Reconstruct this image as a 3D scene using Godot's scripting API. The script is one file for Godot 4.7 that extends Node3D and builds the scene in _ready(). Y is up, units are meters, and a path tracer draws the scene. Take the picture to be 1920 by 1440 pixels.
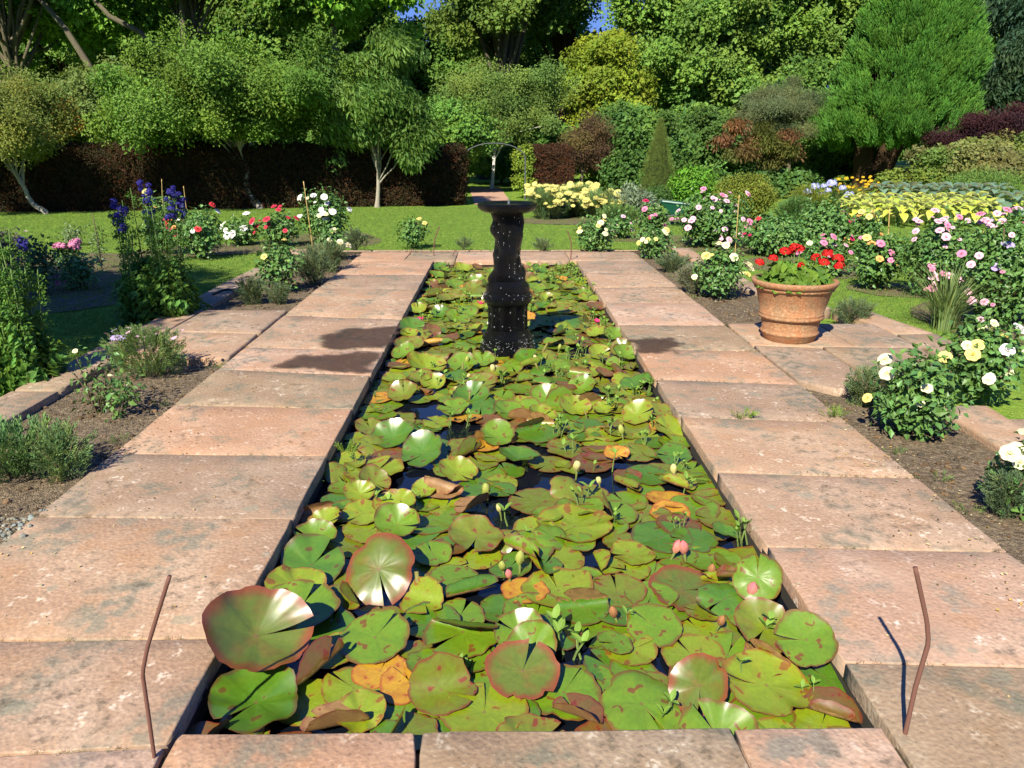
extends Node3D
# A formal lily pond with sandstone paving, rose beds, lawn and woodland behind.

const F := 1450.0            # focal length in pixels of the 1920 x 1440 photograph
const EYE := Vector3(0.0, 1.6, 0.0)
const PITCH := -17.3
const YAW := -0.99
const LAWN := -0.10
const SOIL := -0.035
const WATER := -0.12
var look: Basis
var rng := RandomNumberGenerator.new()
var taken := {}
var noise := FastNoiseLite.new()
var joint_lines := []
var M := {}                  # materials
var S := {}                  # shared meshes

# ---------------------------------------------------------------- places
func ray(px: float, py: float) -> Vector3:
	return look * Vector3((px - 960.0) / F, (720.0 - py) / F, -1.0)

func on(px: float, py: float, h := 0.0) -> Vector3:      # the point of the level h that this pixel shows
	var d := ray(px, py)
	return EYE + d * ((h - EYE.y) / d.y)

func at(px: float, py: float, dist: float) -> Vector3:   # the point of the upright plane dist metres ahead
	var d := ray(px, py)
	return EYE + d * (-dist / d.z)

func rnd(a: float, b: float) -> float:
	return rng.randf_range(a, b)

func ball() -> Vector3:
	return Vector3(rng.randfn(0, 1), rng.randfn(0, 1), rng.randfn(0, 1)).normalized() * pow(rng.randf(), 0.3333)

func dirv() -> Vector3:
	return Vector3(rng.randfn(0, 1), rng.randfn(0, 1), rng.randfn(0, 1)).normalized()

# ---------------------------------------------------------------- meshes
class B:
	var v := PackedVector3Array()
	var c := PackedColorArray()
	var t := PackedVector2Array()
	var ix := PackedInt32Array()
	func p(pos: Vector3, col := Color.WHITE, uv := Vector2.ZERO) -> int:
		v.append(pos); c.append(col); t.append(uv)
		return v.size() - 1
	func tri(a: int, b: int, d: int) -> void:
		ix.append(a); ix.append(b); ix.append(d)
	func quad(a: int, b: int, d: int, e: int) -> void:
		tri(a, b, d); tri(a, d, e)
	func arrays() -> Array:
		var a := []
		a.resize(Mesh.ARRAY_MAX)
		a[Mesh.ARRAY_VERTEX] = v
		a[Mesh.ARRAY_COLOR] = c
		a[Mesh.ARRAY_TEX_UV] = t
		a[Mesh.ARRAY_INDEX] = ix
		return a
	func flat(m: Material) -> ArrayMesh:
		var r := ArrayMesh.new()
		r.add_surface_from_arrays(Mesh.PRIMITIVE_TRIANGLES, arrays())
		r.surface_set_material(0, m)
		return r
	func smooth(m: Material) -> ArrayMesh:
		var st := SurfaceTool.new()
		st.create_from_arrays(arrays())
		st.generate_normals()
		var r: ArrayMesh = st.commit()
		r.surface_set_material(0, m)
		return r
	# a tube along points with a radius at each
	func tube(pts: Array, rad: Array, sides := 6, col := Color.WHITE, capped := true) -> void:
		var first := v.size()
		var n := pts.size()
		var side := Vector3.ZERO
		for i in n:
			var d: Vector3 = (pts[mini(i + 1, n - 1)] - pts[maxi(i - 1, 0)]).normalized()
			if side == Vector3.ZERO or absf(side.dot(d)) > 0.95:
				side = d.cross(Vector3.RIGHT if absf(d.x) < 0.8 else Vector3.FORWARD).normalized()
			side = (side - d * side.dot(d)).normalized()
			var up := d.cross(side)
			for k in sides:
				var an := TAU * k / sides
				var w: float = rad[i]
				p(pts[i] + (side * cos(an) + up * sin(an)) * w, col, Vector2(float(k) / sides, float(i)))
		for i in n - 1:
			for k in sides:
				var a := first + i * sides + k
				var b := first + i * sides + (k + 1) % sides
				quad(a, a + sides, b + sides, b)
		if capped:
			var e := p(pts[n - 1], col)
			for k in sides:
				tri(first + (n - 1) * sides + k, e, first + (n - 1) * sides + (k + 1) % sides)
	# a turned shape: profile of (radius, height), with a function of angle and height that bends the radius
	func lathe(prof: Array, sides := 40, col := Color.WHITE, bend = null) -> void:
		var first := v.size()
		for i in prof.size():
			for k in sides + 1:
				var an := TAU * k / sides
				var q: Vector2 = prof[i]
				var w: float = q.x * (bend.call(an, q.y, q.x) if bend != null else 1.0)
				p(Vector3(cos(an) * w, q.y, sin(an) * w), col, Vector2(float(k) / sides * 4.0, q.y * 2.0))
		var n := sides + 1
		for i in prof.size() - 1:
			for k in sides:
				var a := first + i * n + k
				quad(a, a + n, a + n + 1, a + 1)
	func blob(center: Vector3, r: Vector3, rings := 4, sides := 6, col := Color.WHITE) -> void:
		var first := v.size()
		for i in rings + 1:
			var th := PI * i / rings
			for k in sides:
				var an := TAU * k / sides
				p(center + Vector3(sin(th) * cos(an) * r.x, cos(th) * r.y, sin(th) * sin(an) * r.z), col)
		for i in rings:
			for k in sides:
				var a := first + i * sides + k
				var b := first + i * sides + (k + 1) % sides
				quad(a, b, b + sides, a + sides)
	func box(lo: Vector3, hi: Vector3, col := Color.WHITE) -> void:
		var f := v.size()
		for k in 8:
			p(Vector3(hi.x if k & 1 else lo.x, hi.y if k & 2 else lo.y, hi.z if k & 4 else lo.z), col)
		for q in [[0, 2, 3, 1], [4, 5, 7, 6], [0, 1, 5, 4], [2, 6, 7, 3], [0, 4, 6, 2], [1, 3, 7, 5]]:
			quad(f + q[3], f + q[2], f + q[1], f + q[0])

# ---------------------------------------------------------------- nodes
func numbered(called: String) -> String:
	var n: int = taken.get(called, 0)
	taken[called] = n + 1
	return called if n == 0 else "%s_%03d" % [called, n]

func tag(o: Node3D, label: String, category: String, group := "") -> Node3D:
	o.set_meta("label", label)
	o.set_meta("category", category)
	if group:
		o.set_meta("group", group)
	return o

func thing(called: String, label: String, category: String, where := Vector3.ZERO, group := "", turn := 0.0) -> Node3D:
	var o := Node3D.new()
	o.name = numbered(called)
	add_child(o)
	o.position = where
	o.rotation.y = turn
	tag(o, label, category, group)
	return o

func part(called: String, mesh: Mesh, parent: Node3D, where := Transform3D.IDENTITY, m: Material = null) -> MeshInstance3D:
	var o := MeshInstance3D.new()
	o.name = called
	o.mesh = mesh
	if m:
		o.set_surface_override_material(0, m)
	parent.add_child(o, true)
	o.transform = where
	return o

func single(called: String, mesh: Mesh, label: String, category: String, where := Transform3D.IDENTITY, group := "") -> MeshInstance3D:
	var o := MeshInstance3D.new()
	o.name = numbered(called)
	o.mesh = mesh
	add_child(o)
	o.transform = where
	tag(o, label, category, group)
	return o

func structure(called: String, mesh: Mesh, label := "") -> MeshInstance3D:
	var o := MeshInstance3D.new()
	o.name = numbered(called)
	o.mesh = mesh
	add_child(o)
	o.set_meta("kind", "structure")
	if label:
		o.set_meta("label", label)
	return o

func many(called: String, mesh: Mesh, parent: Node3D, xf: Array, cols: Array) -> MultiMeshInstance3D:
	var mm := MultiMesh.new()
	mm.transform_format = MultiMesh.TRANSFORM_3D
	mm.use_colors = true
	mm.mesh = mesh
	mm.instance_count = xf.size()
	for i in xf.size():
		var tr: Transform3D = xf[i]
		var co: Color = cols[i]
		mm.set_instance_transform(i, tr)
		mm.set_instance_color(i, co)
	var o := MultiMeshInstance3D.new()
	o.name = called
	o.multimesh = mm
	o.set_meta("kind", "stuff")
	parent.add_child(o, true)
	return o

# ---------------------------------------------------------------- materials
func lin(r: float, g: float, b: float) -> Color:          # a base colour given as real, linear values
	return Color(r, g, b).linear_to_srgb()

func plain(col: Color, rough := 0.8, spec := 0.5) -> StandardMaterial3D:
	var m := StandardMaterial3D.new()
	m.albedo_color = col
	m.roughness = rough
	m.metallic_specular = spec
	return m

func leafy(rough := 0.5, through := 0.5, spec := 0.5) -> StandardMaterial3D:
	var m := StandardMaterial3D.new()
	m.vertex_color_use_as_albedo = true
	m.roughness = rough
	m.metallic_specular = spec
	m.cull_mode = BaseMaterial3D.CULL_DISABLED
	if through > 0.0:
		m.backlight_enabled = true
		m.backlight = lin(through, through, through * 0.6)
	return m

func nz(size: int, freq: float, octaves: int, sd: int, kind := FastNoiseLite.TYPE_SIMPLEX_SMOOTH) -> PackedByteArray:
	var f := FastNoiseLite.new()
	f.seed = sd
	f.frequency = freq
	f.noise_type = kind
	f.fractal_type = FastNoiseLite.FRACTAL_FBM if octaves > 1 else FastNoiseLite.FRACTAL_NONE
	f.fractal_octaves = octaves
	var im := f.get_seamless_image(size, size)
	im.convert(Image.FORMAT_L8)
	return im.get_data()

func tex(data: PackedByteArray, size: int, fmt := Image.FORMAT_RGB8) -> ImageTexture:
	return ImageTexture.create_from_image(Image.create_from_data(size, size, false, fmt, data))

func step(a: float, b: float, x: float) -> float:
	return smoothstep(a, b, x)

func world_mapped(m: StandardMaterial3D, per_metre: float, off := Vector3.ZERO) -> StandardMaterial3D:
	m.uv1_triplanar = true
	m.uv1_world_triplanar = true
	m.uv1_scale = Vector3.ONE * per_metre
	m.uv1_offset = off
	return m

func mixc(a: Color, b: Color, t: float) -> Color:
	return a.lerp(b, clampf(t, 0.0, 1.0))

func make_materials() -> void:
	# --- sandstone: pink ground, grey lichen, dark algae specks, white lime bloom (sRGB values)
	var n := 1024
	var a := nz(n, 0.0035, 4, 11)
	var b := nz(n, 0.006, 5, 12)
	var c := nz(n, 0.03, 4, 13)
	var e := nz(n, 0.12, 3, 14)
	var f := nz(n, 0.010, 4, 15)
	var out := PackedByteArray()
	out.resize(n * n * 3)
	var bump := PackedByteArray()
	bump.resize(n * n)
	var stone_texs := []
	var rs := RandomNumberGenerator.new()
	rs.seed = 91
	for version in 2:
		var shiftv := n * 300 * version + 417 * version
		var pink: Vector3 = [Vector3(165, 134, 110), Vector3(156, 130, 107)][version]
		var pale: Vector3 = [Vector3(179, 152, 129), Vector3(167, 145, 123)][version]
		var rust: Vector3 = [Vector3(167, 129, 97), Vector3(152, 123, 95)][version]
		var grey: Vector3 = [Vector3(124, 122, 108), Vector3(116, 115, 100)][version]
		var dark := Vector3(74, 66, 54)
		var lime := Vector3(206, 192, 174)
		var lichen: float = [0.58, 0.52][version]
		for i in n * n:
			var j := (i + shiftv) % (n * n)
			var x := a[j] / 255.0
			var y := b[j] / 255.0
			var z := c[j] / 255.0
			var w := e[i] / 255.0
			var q := f[j] / 255.0
			var col := pink.lerp(pale, clampf((x - 0.35) * 2.2, 0, 1)).lerp(rust, clampf((q - 0.52) * 1.8, 0, 0.85))
			var g1 := clampf((y - lichen) * 5.0, 0, 1) * clampf((z - 0.25) * 3.0, 0, 1)
			col = col.lerp(grey, g1 * 0.75)
			var d1 := clampf((z - 0.58) * 5.0, 0, 1) * clampf((x - 0.48) * 4.0, 0, 1) * clampf((w - 0.25) * 2.5, 0, 1)
			col = col.lerp(dark, d1 * 0.62)
			var l1 := clampf((0.36 - z) * 7.0, 0, 1) * clampf((0.50 - y) * 4.0, 0, 1) * clampf((w - 0.36) * 5.0, 0, 1)
			col = col.lerp(lime, l1 * 0.9)
			col *= 0.91 + 0.18 * w
			if w > 0.81: col = col.lerp(Vector3(190, 180, 158), 0.4)
			if w < 0.17: col = col.lerp(dark, 0.4)
			out[i * 3] = int(clampf(col.x, 0, 255)); out[i * 3 + 1] = int(clampf(col.y, 0, 255)); out[i * 3 + 2] = int(clampf(col.z, 0, 255))
			bump[i] = int(clampf((0.35 * z + 0.35 * w + 0.3 * y) * 255.0, 0, 255))
		for spot in 26:               # round crusts of grey lichen
			var sx := rs.randi_range(30, n - 30)
			var sy := rs.randi_range(30, n - 30)
			var sr := rs.randf_range(4.0, 19.0)
			var tone := Vector3(150, 146, 128).lerp(Vector3(126, 128, 110), rs.randf())
			for yy in range(int(sy - sr - 4), int(sy + sr + 4)):
				for xx in range(int(sx - sr - 4), int(sx + sr + 4)):
					var k := yy * n + xx
					var edge := Vector2(xx - sx, (yy - sy) * 1.2).length() + (c[k] / 255.0 - 0.5) * 14.0
					if edge < sr:
						var mixv := 0.55 if edge < sr - 1.5 else 0.3
						for ch in 3: out[k * 3 + ch] = int(lerpf(out[k * 3 + ch], tone[ch], mixv))
		stone_texs.append(tex(out, n))
	var stone_tex: ImageTexture = stone_texs[0]
	var stone_bump := tex(bump, n, Image.FORMAT_L8)
	var tints := [Color(1, 1, 1), Color(1.0, 0.98, 0.96), Color(0.97, 0.97, 0.94), Color(0.94, 0.94, 0.93), Color(1.0, 0.97, 0.93), Color(0.92, 0.93, 0.90)]
	for k in tints.size():
		var m := plain(tints[k], 0.86, 0.4)
		m.albedo_texture = stone_texs[k % 2]
		m.heightmap_enabled = true
		m.heightmap_texture = stone_bump
		m.heightmap_scale = 0.7
		world_mapped(m, 0.36, Vector3(k * 0.37, 0.0, k * 0.53))
		M["stone%d" % k] = m
	var wet := plain(Color(0.46, 0.43, 0.42), 0.5, 0.4)
	wet.vertex_color_use_as_albedo = true
	wet.transparency = BaseMaterial3D.TRANSPARENCY_ALPHA
	wet.albedo_texture = stone_tex
	wet.heightmap_enabled = true
	wet.heightmap_texture = stone_bump
	wet.heightmap_scale = 0.5
	M.wet_stone = world_mapped(wet, 0.36, Vector3(0.3, 0, 0.1))
	# --- soil
	for i in n * n:
		var y2 := b[i] / 255.0
		var z2 := c[i] / 255.0
		var w2 := e[i] / 255.0
		var col2 := Vector3(114, 100, 80).lerp(Vector3(144, 128, 104), y2) * (0.62 + 0.5 * z2 * (0.5 + w2))
		if w2 > 0.79: col2 = col2.lerp(Vector3(168, 152, 116), 0.6)
		out[i * 3] = int(clampf(col2.x, 0, 255)); out[i * 3 + 1] = int(clampf(col2.y, 0, 255)); out[i * 3 + 2] = int(clampf(col2.z, 0, 255))
	var soil := plain(Color.WHITE, 0.95, 0.2)
	soil.albedo_texture = tex(out, n)
	soil.heightmap_enabled = true
	soil.heightmap_texture = stone_bump
	soil.heightmap_scale = 3.0
	M.soil = world_mapped(soil, 0.8)
	# --- lawn
	for i in n * n:
		var y3 := b[i] / 255.0
		var z3 := c[i] / 255.0
		var w3 := e[i] / 255.0
		var col3 := Vector3(110, 144, 50).lerp(Vector3(136, 160, 64), clampf((y3 - 0.3) * 1.6, 0, 1)) * (0.72 + 0.4 * w3 * (0.5 + z3))
		if z3 > 0.74: col3 = col3.lerp(Vector3(140, 140, 70), 0.35)
		out[i * 3] = int(clampf(col3.x, 0, 255)); out[i * 3 + 1] = int(clampf(col3.y, 0, 255)); out[i * 3 + 2] = int(clampf(col3.z, 0, 255))
	var grass := plain(Color.WHITE, 0.9, 0.2)
	grass.albedo_texture = tex(out, n)
	grass.heightmap_enabled = true
	grass.heightmap_texture = stone_bump
	grass.heightmap_scale = 3.0
	M.lawn = world_mapped(grass, 0.5)
	# --- terracotta
	for i in n * n:
		var y4 := b[i] / 255.0
		var z4 := c[i] / 255.0
		var w4 := e[i] / 255.0
		var col4 := Vector3(158, 106, 70).lerp(Vector3(140, 110, 80), clampf((y4 - 0.3) * 2.2, 0, 1))
		col4 = col4.lerp(Vector3(186, 168, 132), clampf((z4 - 0.60) * 6.0, 0, 1) * 0.55)
		col4 = col4.lerp(Vector3(92, 78, 58), clampf((0.36 - z4) * 6.0, 0, 1) * 0.55)
		if w4 > 0.78: col4 = col4.lerp(Vector3(206, 196, 172), 0.6)
		col4 *= 0.88 + 0.24 * w4
		out[i * 3] = int(clampf(col4.x, 0, 255)); out[i * 3 + 1] = int(clampf(col4.y, 0, 255)); out[i * 3 + 2] = int(clampf(col4.z, 0, 255))
	var clay := plain(Color.WHITE, 0.88, 0.35)
	clay.albedo_texture = tex(out, n)
	clay.heightmap_enabled = true
	clay.heightmap_texture = stone_bump
	clay.heightmap_scale = 0.6
	clay.uv1_triplanar = true
	clay.uv1_scale = Vector3.ONE * 1.1
	M.clay = clay
	# --- bark
	for i in n * n:
		var y5 := b[i] / 255.0
		var w5 := e[i] / 255.0
		var z5 := c[i] / 255.0
		var col5 := Vector3(92, 82, 66).lerp(Vector3(132, 126, 108), clampf((z5 - 0.3) * 1.8, 0, 1)) * (0.75 + 0.4 * w5)
		col5 = col5.lerp(Vector3(96, 112, 62), clampf((y5 - 0.55) * 4.0, 0, 1) * 0.4)
		out[i * 3] = int(clampf(col5.x, 0, 255)); out[i * 3 + 1] = int(clampf(col5.y, 0, 255)); out[i * 3 + 2] = int(clampf(col5.z, 0, 255))
	var bark_tex := tex(out, n)
	for k in [["bark", Color.WHITE], ["dark_bark", Color(0.62, 0.52, 0.46)], ["birch_bark", Color(1.0, 1.0, 1.0)], ["stem_bark", Color(0.75, 0.85, 0.55)]]:
		var bm := plain(k[1], 0.9, 0.3)
		bm.albedo_texture = bark_tex
		bm.heightmap_enabled = true
		bm.heightmap_texture = stone_bump
		bm.heightmap_scale = 3.0
		M[k[0]] = world_mapped(bm, 0.9)
	var bw := plain(Color(0.86, 0.85, 0.80), 0.8, 0.3)
	M.birch_bark = bw
	var pb := plain(lin(0.34, 0.31, 0.24), 0.9, 0.3)
	pb.heightmap_enabled = true
	pb.heightmap_texture = stone_bump
	pb.heightmap_scale = 3.0
	M.pale_bark = world_mapped(pb, 0.9)
	# --- wet black stone of the fountain
	var bk := plain(Color.WHITE, 0.08, 0.36)
	for i in n * n:
		var y6 := b[i] / 255.0
		var z6 := c[i] / 255.0
		var col6 := Vector3(12, 12, 11).lerp(Vector3(38, 29, 20), clampf((y6 - 0.5) * 3.0, 0, 1) * clampf((z6 - 0.3) * 2.0, 0, 1))
		out[i * 3] = int(col6.x); out[i * 3 + 1] = int(col6.y); out[i * 3 + 2] = int(col6.z)
	bk.albedo_texture = tex(out, n)
	bk.heightmap_enabled = true
	bk.heightmap_texture = stone_bump
	bk.heightmap_scale = 2.2
	bk.uv1_triplanar = true
	bk.uv1_scale = Vector3.ONE * 4.5
	M.black_stone = bk
	# --- plain ones
	M.water = plain(lin(0.004, 0.006, 0.010), 0.02, 0.5)
	M.pool_wall = plain(lin(0.05, 0.045, 0.035), 0.9, 0.3)
	M.bed = plain(lin(0.055, 0.045, 0.028), 1.0, 0.1)
	M.rust = plain(lin(0.14, 0.065, 0.045), 0.8, 0.4)
	M.cane = plain(lin(0.48, 0.33, 0.12), 0.6, 0.4)
	M.hose = plain(lin(0.01, 0.03, 0.03), 0.5)
	M.drop_glint = plain(lin(0.75, 0.78, 0.8), 0.05, 0.8)  # near white, so the beads also pass for highlights on the fountain
	M.leaf = leafy(0.55, 0.7, 0.3)
	M.gloss_leaf = leafy(0.42, 0.4, 0.42)
	M.dull_leaf = leafy(0.75, 0.6, 0.3)
	M.needle = leafy(0.6, 0.45, 0.35)
	M.petal = leafy(0.6, 0.5, 0.3)
	M.twig = plain(lin(0.10, 0.075, 0.045), 0.9, 0.3)
	M.green_stem = plain(lin(0.09, 0.16, 0.035), 0.6, 0.4)
	M.core = plain(lin(0.02, 0.03, 0.01), 1.0, 0.0)
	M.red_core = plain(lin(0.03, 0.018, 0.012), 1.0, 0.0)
	M.iron = plain(lin(0.06, 0.07, 0.07), 0.6, 0.5)
	M.green_paint = plain(lin(0.010, 0.085, 0.055), 0.35, 0.5)
	M.rubber = plain(lin(0.02, 0.02, 0.02), 0.8)
	M.pebble = plain(lin(0.22, 0.23, 0.20), 0.8)

# ---------------------------------------------------------------- ground, paving, pool
const PX0 := -0.913          # pool edges
const PX1 := 1.094
const PZ0 := -1.80
const PZ1 := -11.05

func ring_sheet(outer: Rect2, hole: Rect2, y: float, m: Material, cells := 1) -> ArrayMesh:   # a level sheet with a rectangular opening; rects in x and z
	var b := B.new()
	var o := [outer.position, Vector2(outer.end.x, outer.position.y), outer.end, Vector2(outer.position.x, outer.end.y)]
	var h := [hole.position, Vector2(hole.end.x, hole.position.y), hole.end, Vector2(hole.position.x, hole.end.y)]
	for k in 4:
		var q := [o[k], o[(k + 1) % 4], h[(k + 1) % 4], h[k]]
		var ids := []
		for w in q:
			ids.append(b.p(Vector3(w.x, y, w.y), Color.WHITE, w))
		b.quad(ids[0], ids[1], ids[2], ids[3])
	return b.smooth(m)

# a stone slab from its corners (x, z); edges are broken up a little and the arris is worn round
func slab_mesh(corners: Array, top: float, thick: float, m: Material, wear := 0.012, sd := 0) -> ArrayMesh:
	var pts: Array[Vector2] = []
	var mid := Vector2.ZERO
	for c in corners: mid += c
	mid /= corners.size()
	for k in corners.size():
		var a: Vector2 = corners[k]
		var c: Vector2 = corners[(k + 1) % corners.size()]
		var n: int = clampi(int(a.distance_to(c) / 0.09), 3, 14)
		for i in n:
			var q := a.lerp(c, float(i) / n)
			if i == 0:
				q += (mid - q).normalized() * rnd(0.0, 0.009)
			var away := (q - mid).normalized()
			q += away * (noise.get_noise_2d(q.x * 90.0 + sd * 37.0, q.y * 90.0) * 0.006 - 0.002)
			pts.append(q)
	var b := B.new()
	var tilt := Vector2(rnd(-0.004, 0.004), rnd(-0.004, 0.004))
	var lift := rnd(-0.003, 0.003)
	var ring := []
	for lv in 4:
		var row := []
		for q in pts:
			var inset: float = [wear * 1.3, wear * 0.35, 0.0, 0.0][lv]
			var w: Vector2 = q + (mid - q).normalized() * inset
			var y: float = top + lift + tilt.dot(w - mid) - [0.0, wear * 0.35, wear * 1.3, thick][lv]
			if lv == 0:
				y += noise.get_noise_2d(w.x * 60.0, w.y * 60.0 + 50.0) * 0.003
			row.append(b.p(Vector3(w.x, y, w.y)))
		ring.append(row)
	var n2 := pts.size()
	var cid := b.p(Vector3(mid.x, top + lift, mid.y))
	var inner := []
	for q in pts:
		var w2: Vector2 = q.lerp(mid, 0.45)
		inner.append(b.p(Vector3(w2.x, top + lift + tilt.dot(w2 - mid) + noise.get_noise_2d(w2.x * 40.0, w2.y * 40.0) * 0.004, w2.y)))
	var flip := 0.0
	for k in n2: flip += pts[k].cross(pts[(k + 1) % n2])
	for k in n2:
		var l := (k + 1) % n2
		if flip > 0.0:
			b.tri(cid, inner[k], inner[l])
			b.quad(inner[k], ring[0][k], ring[0][l], inner[l])
		else:
			b.tri(cid, inner[l], inner[k])
			b.quad(inner[l], ring[0][l], ring[0][k], inner[k])
		for lv in 3:
			if flip > 0.0:
				b.quad(ring[lv][k], ring[lv + 1][k], ring[lv + 1][l], ring[lv][l])
			else:
				b.quad(ring[lv][l], ring[lv + 1][l], ring[lv + 1][k], ring[lv][k])
	return b.smooth(m)

func stain(pts_px: Array, h: float, m: Material, soft := 0.06) -> ArrayMesh:    # damp soaked into the stone: thins out in a ragged margin
	var poly := PackedVector2Array()
	var box := Rect2()
	for k in pts_px.size():
		var p3 := on(pts_px[k].x, pts_px[k].y, 0.0)
		poly.append(Vector2(p3.x, p3.z))
		box = Rect2(poly[0], Vector2.ZERO) if k == 0 else box.expand(poly[k])
	box = box.grow(soft * 2.0)
	var b := B.new()
	var nx := int(box.size.x / 0.022) + 1
	var ny := int(box.size.y / 0.022) + 1
	for j in ny + 1:
		for i in nx + 1:
			var q := box.position + box.size * Vector2(float(i) / nx, float(j) / ny)
			var d := 99.0
			for k in poly.size():
				d = minf(d, q.distance_to(Geometry2D.get_closest_point_to_segment(q, poly[k], poly[(k + 1) % poly.size()])))
			if not Geometry2D.is_point_in_polygon(q, poly): d = -d
			d += noise.get_noise_2d(q.x * 190.0, q.y * 190.0) * 0.10 + noise.get_noise_2d(q.x * 900.0, q.y * 900.0) * 0.03
			b.p(Vector3(q.x, h, q.y), Color(1, 1, 1, smoothstep(-soft * 0.4, soft, d) * 0.72))
	for j in ny:
		for i in nx:
			var a := j * (nx + 1) + i
			if b.c[a].a + b.c[a + 1].a + b.c[a + nx + 1].a + b.c[a + nx + 2].a > 0.0:
				b.quad(a, a + 1, a + nx + 2, a + nx + 1)
	return b.smooth(m)

func poly_sheet(pts: Array, h: float, m: Material) -> ArrayMesh:
	var b := B.new()
	var pk := PackedVector2Array(pts)
	var ids := Geometry2D.triangulate_polygon(pk)
	for q in pk:
		b.p(Vector3(q.x, h, q.y))
	for i in range(0, ids.size(), 3):
		var s := (pk[ids[i + 1]] - pk[ids[i]]).cross(pk[ids[i + 2]] - pk[ids[i]])
		if s > 0: b.tri(ids[i], ids[i + 1], ids[i + 2])
		else: b.tri(ids[i], ids[i + 2], ids[i + 1])
	return b.smooth(m)

func depth_of(py: float) -> float:
	return on(935.0, py, 0.0).z

func build_ground() -> void:
	var pool := Rect2(PX0 - 0.06, PZ1 - 0.05, PX1 - PX0 + 0.12, PZ0 - PZ1 + 0.10)
	structure("ground", ring_sheet(Rect2(-160, -220, 320, 260), pool, LAWN, M.lawn), "mown green lawn running back to the hedge and trees")
	# pool walls and water
	var b := B.new()
	var lo := Vector3(PX0 - 0.02, -0.75, PZ1 - 0.02)
	var hi := Vector3(PX1 + 0.02, -0.045, PZ0 + 0.02)
	b.box(Vector3(lo.x - 0.04, lo.y, lo.z - 0.04), Vector3(lo.x, hi.y, hi.z + 0.04))
	b.box(Vector3(hi.x, lo.y, lo.z - 0.04), Vector3(hi.x + 0.04, hi.y, hi.z + 0.04))
	b.box(Vector3(lo.x, lo.y, lo.z - 0.04), Vector3(hi.x, hi.y, lo.z))
	b.box(Vector3(lo.x, lo.y, hi.z), Vector3(hi.x, hi.y, hi.z + 0.04))
	structure("pool_wall", b.flat(M.pool_wall), "dark stone walls of the sunken lily pool")
	var w := B.new()
	w.quad(w.p(Vector3(lo.x, WATER, lo.z)), w.p(Vector3(hi.x, WATER, lo.z)), w.p(Vector3(hi.x, WATER, hi.z)), w.p(Vector3(lo.x, WATER, hi.z)))
	structure("water", w.smooth(M.water), "dark still pond water reflecting the sky")
	# bedding under the slabs
	structure("paving_bed", ring_sheet(Rect2(-2.10, -11.99, 4.20, 13.59), pool, -0.02, M.bed), "earth bedding in the joints of the paving")
	# soil of the narrow beds
	var soil_shapes := [
		[Vector2(-2.98, 1.0), Vector2(-2.98, -5.75), Vector2(-2.08, -5.75), Vector2(-2.08, 1.0)],
		[Vector2(-2.98, -7.62), Vector2(-2.95, -12.32), Vector2(-2.08, -12.32), Vector2(-2.08, -7.62)],
		[Vector2(2.08, 1.0), Vector2(2.08, -5.10), Vector2(2.75, -5.10), Vector2(2.75, 1.0)],
		[Vector2(2.08, -6.95), Vector2(2.08, -12.32), Vector2(2.72, -12.32), Vector2(2.95, -6.95)],
		[Vector2(-2.95, -11.98), Vector2(-2.95, -12.32), Vector2(2.72, -12.32), Vector2(2.72, -11.98)],
	]
	for s in soil_shapes:
		var o := structure("flower_bed", poly_sheet(s, SOIL, M.soil), "bare brown soil of a flower bed beside the paving")
	# round beds cut in the lawn
	for c in [[150, 545, 150, 42], [95, 500, 160, 26], [305, 478, 70, 16], [430, 468, 95, 11], [600, 452, 115, 16], [1200, 446, 105, 8], [1370, 462, 130, 16], [1530, 500, 130, 22], [1690, 545, 95, 14], [1880, 610, 140, 50], [1120, 414, 190, 8]]:
		var m0 := on(c[0], c[1], LAWN)
		var rx := absf(on(c[0] + c[2], c[1], LAWN).x - m0.x)
		var rz := absf(on(c[0], c[1] - c[3], LAWN).z - on(c[0], c[1] + c[3], LAWN).z) * 0.5
		var pts := []
		for k in 40:
			var an := TAU * k / 40.0
			var r := 1.0 + noise.get_noise_2d(cos(an) * 40.0 + c[0], sin(an) * 40.0) * 0.16
			pts.append(Vector2(m0.x + cos(an) * rx * r, m0.z + sin(an) * rz * r))
		structure("flower_bed", poly_sheet(pts, LAWN + 0.006 + 0.001 * float(taken["flower_bed"] % 9), M.soil), "bare brown soil of a rose bed cut into the lawn")

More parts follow.
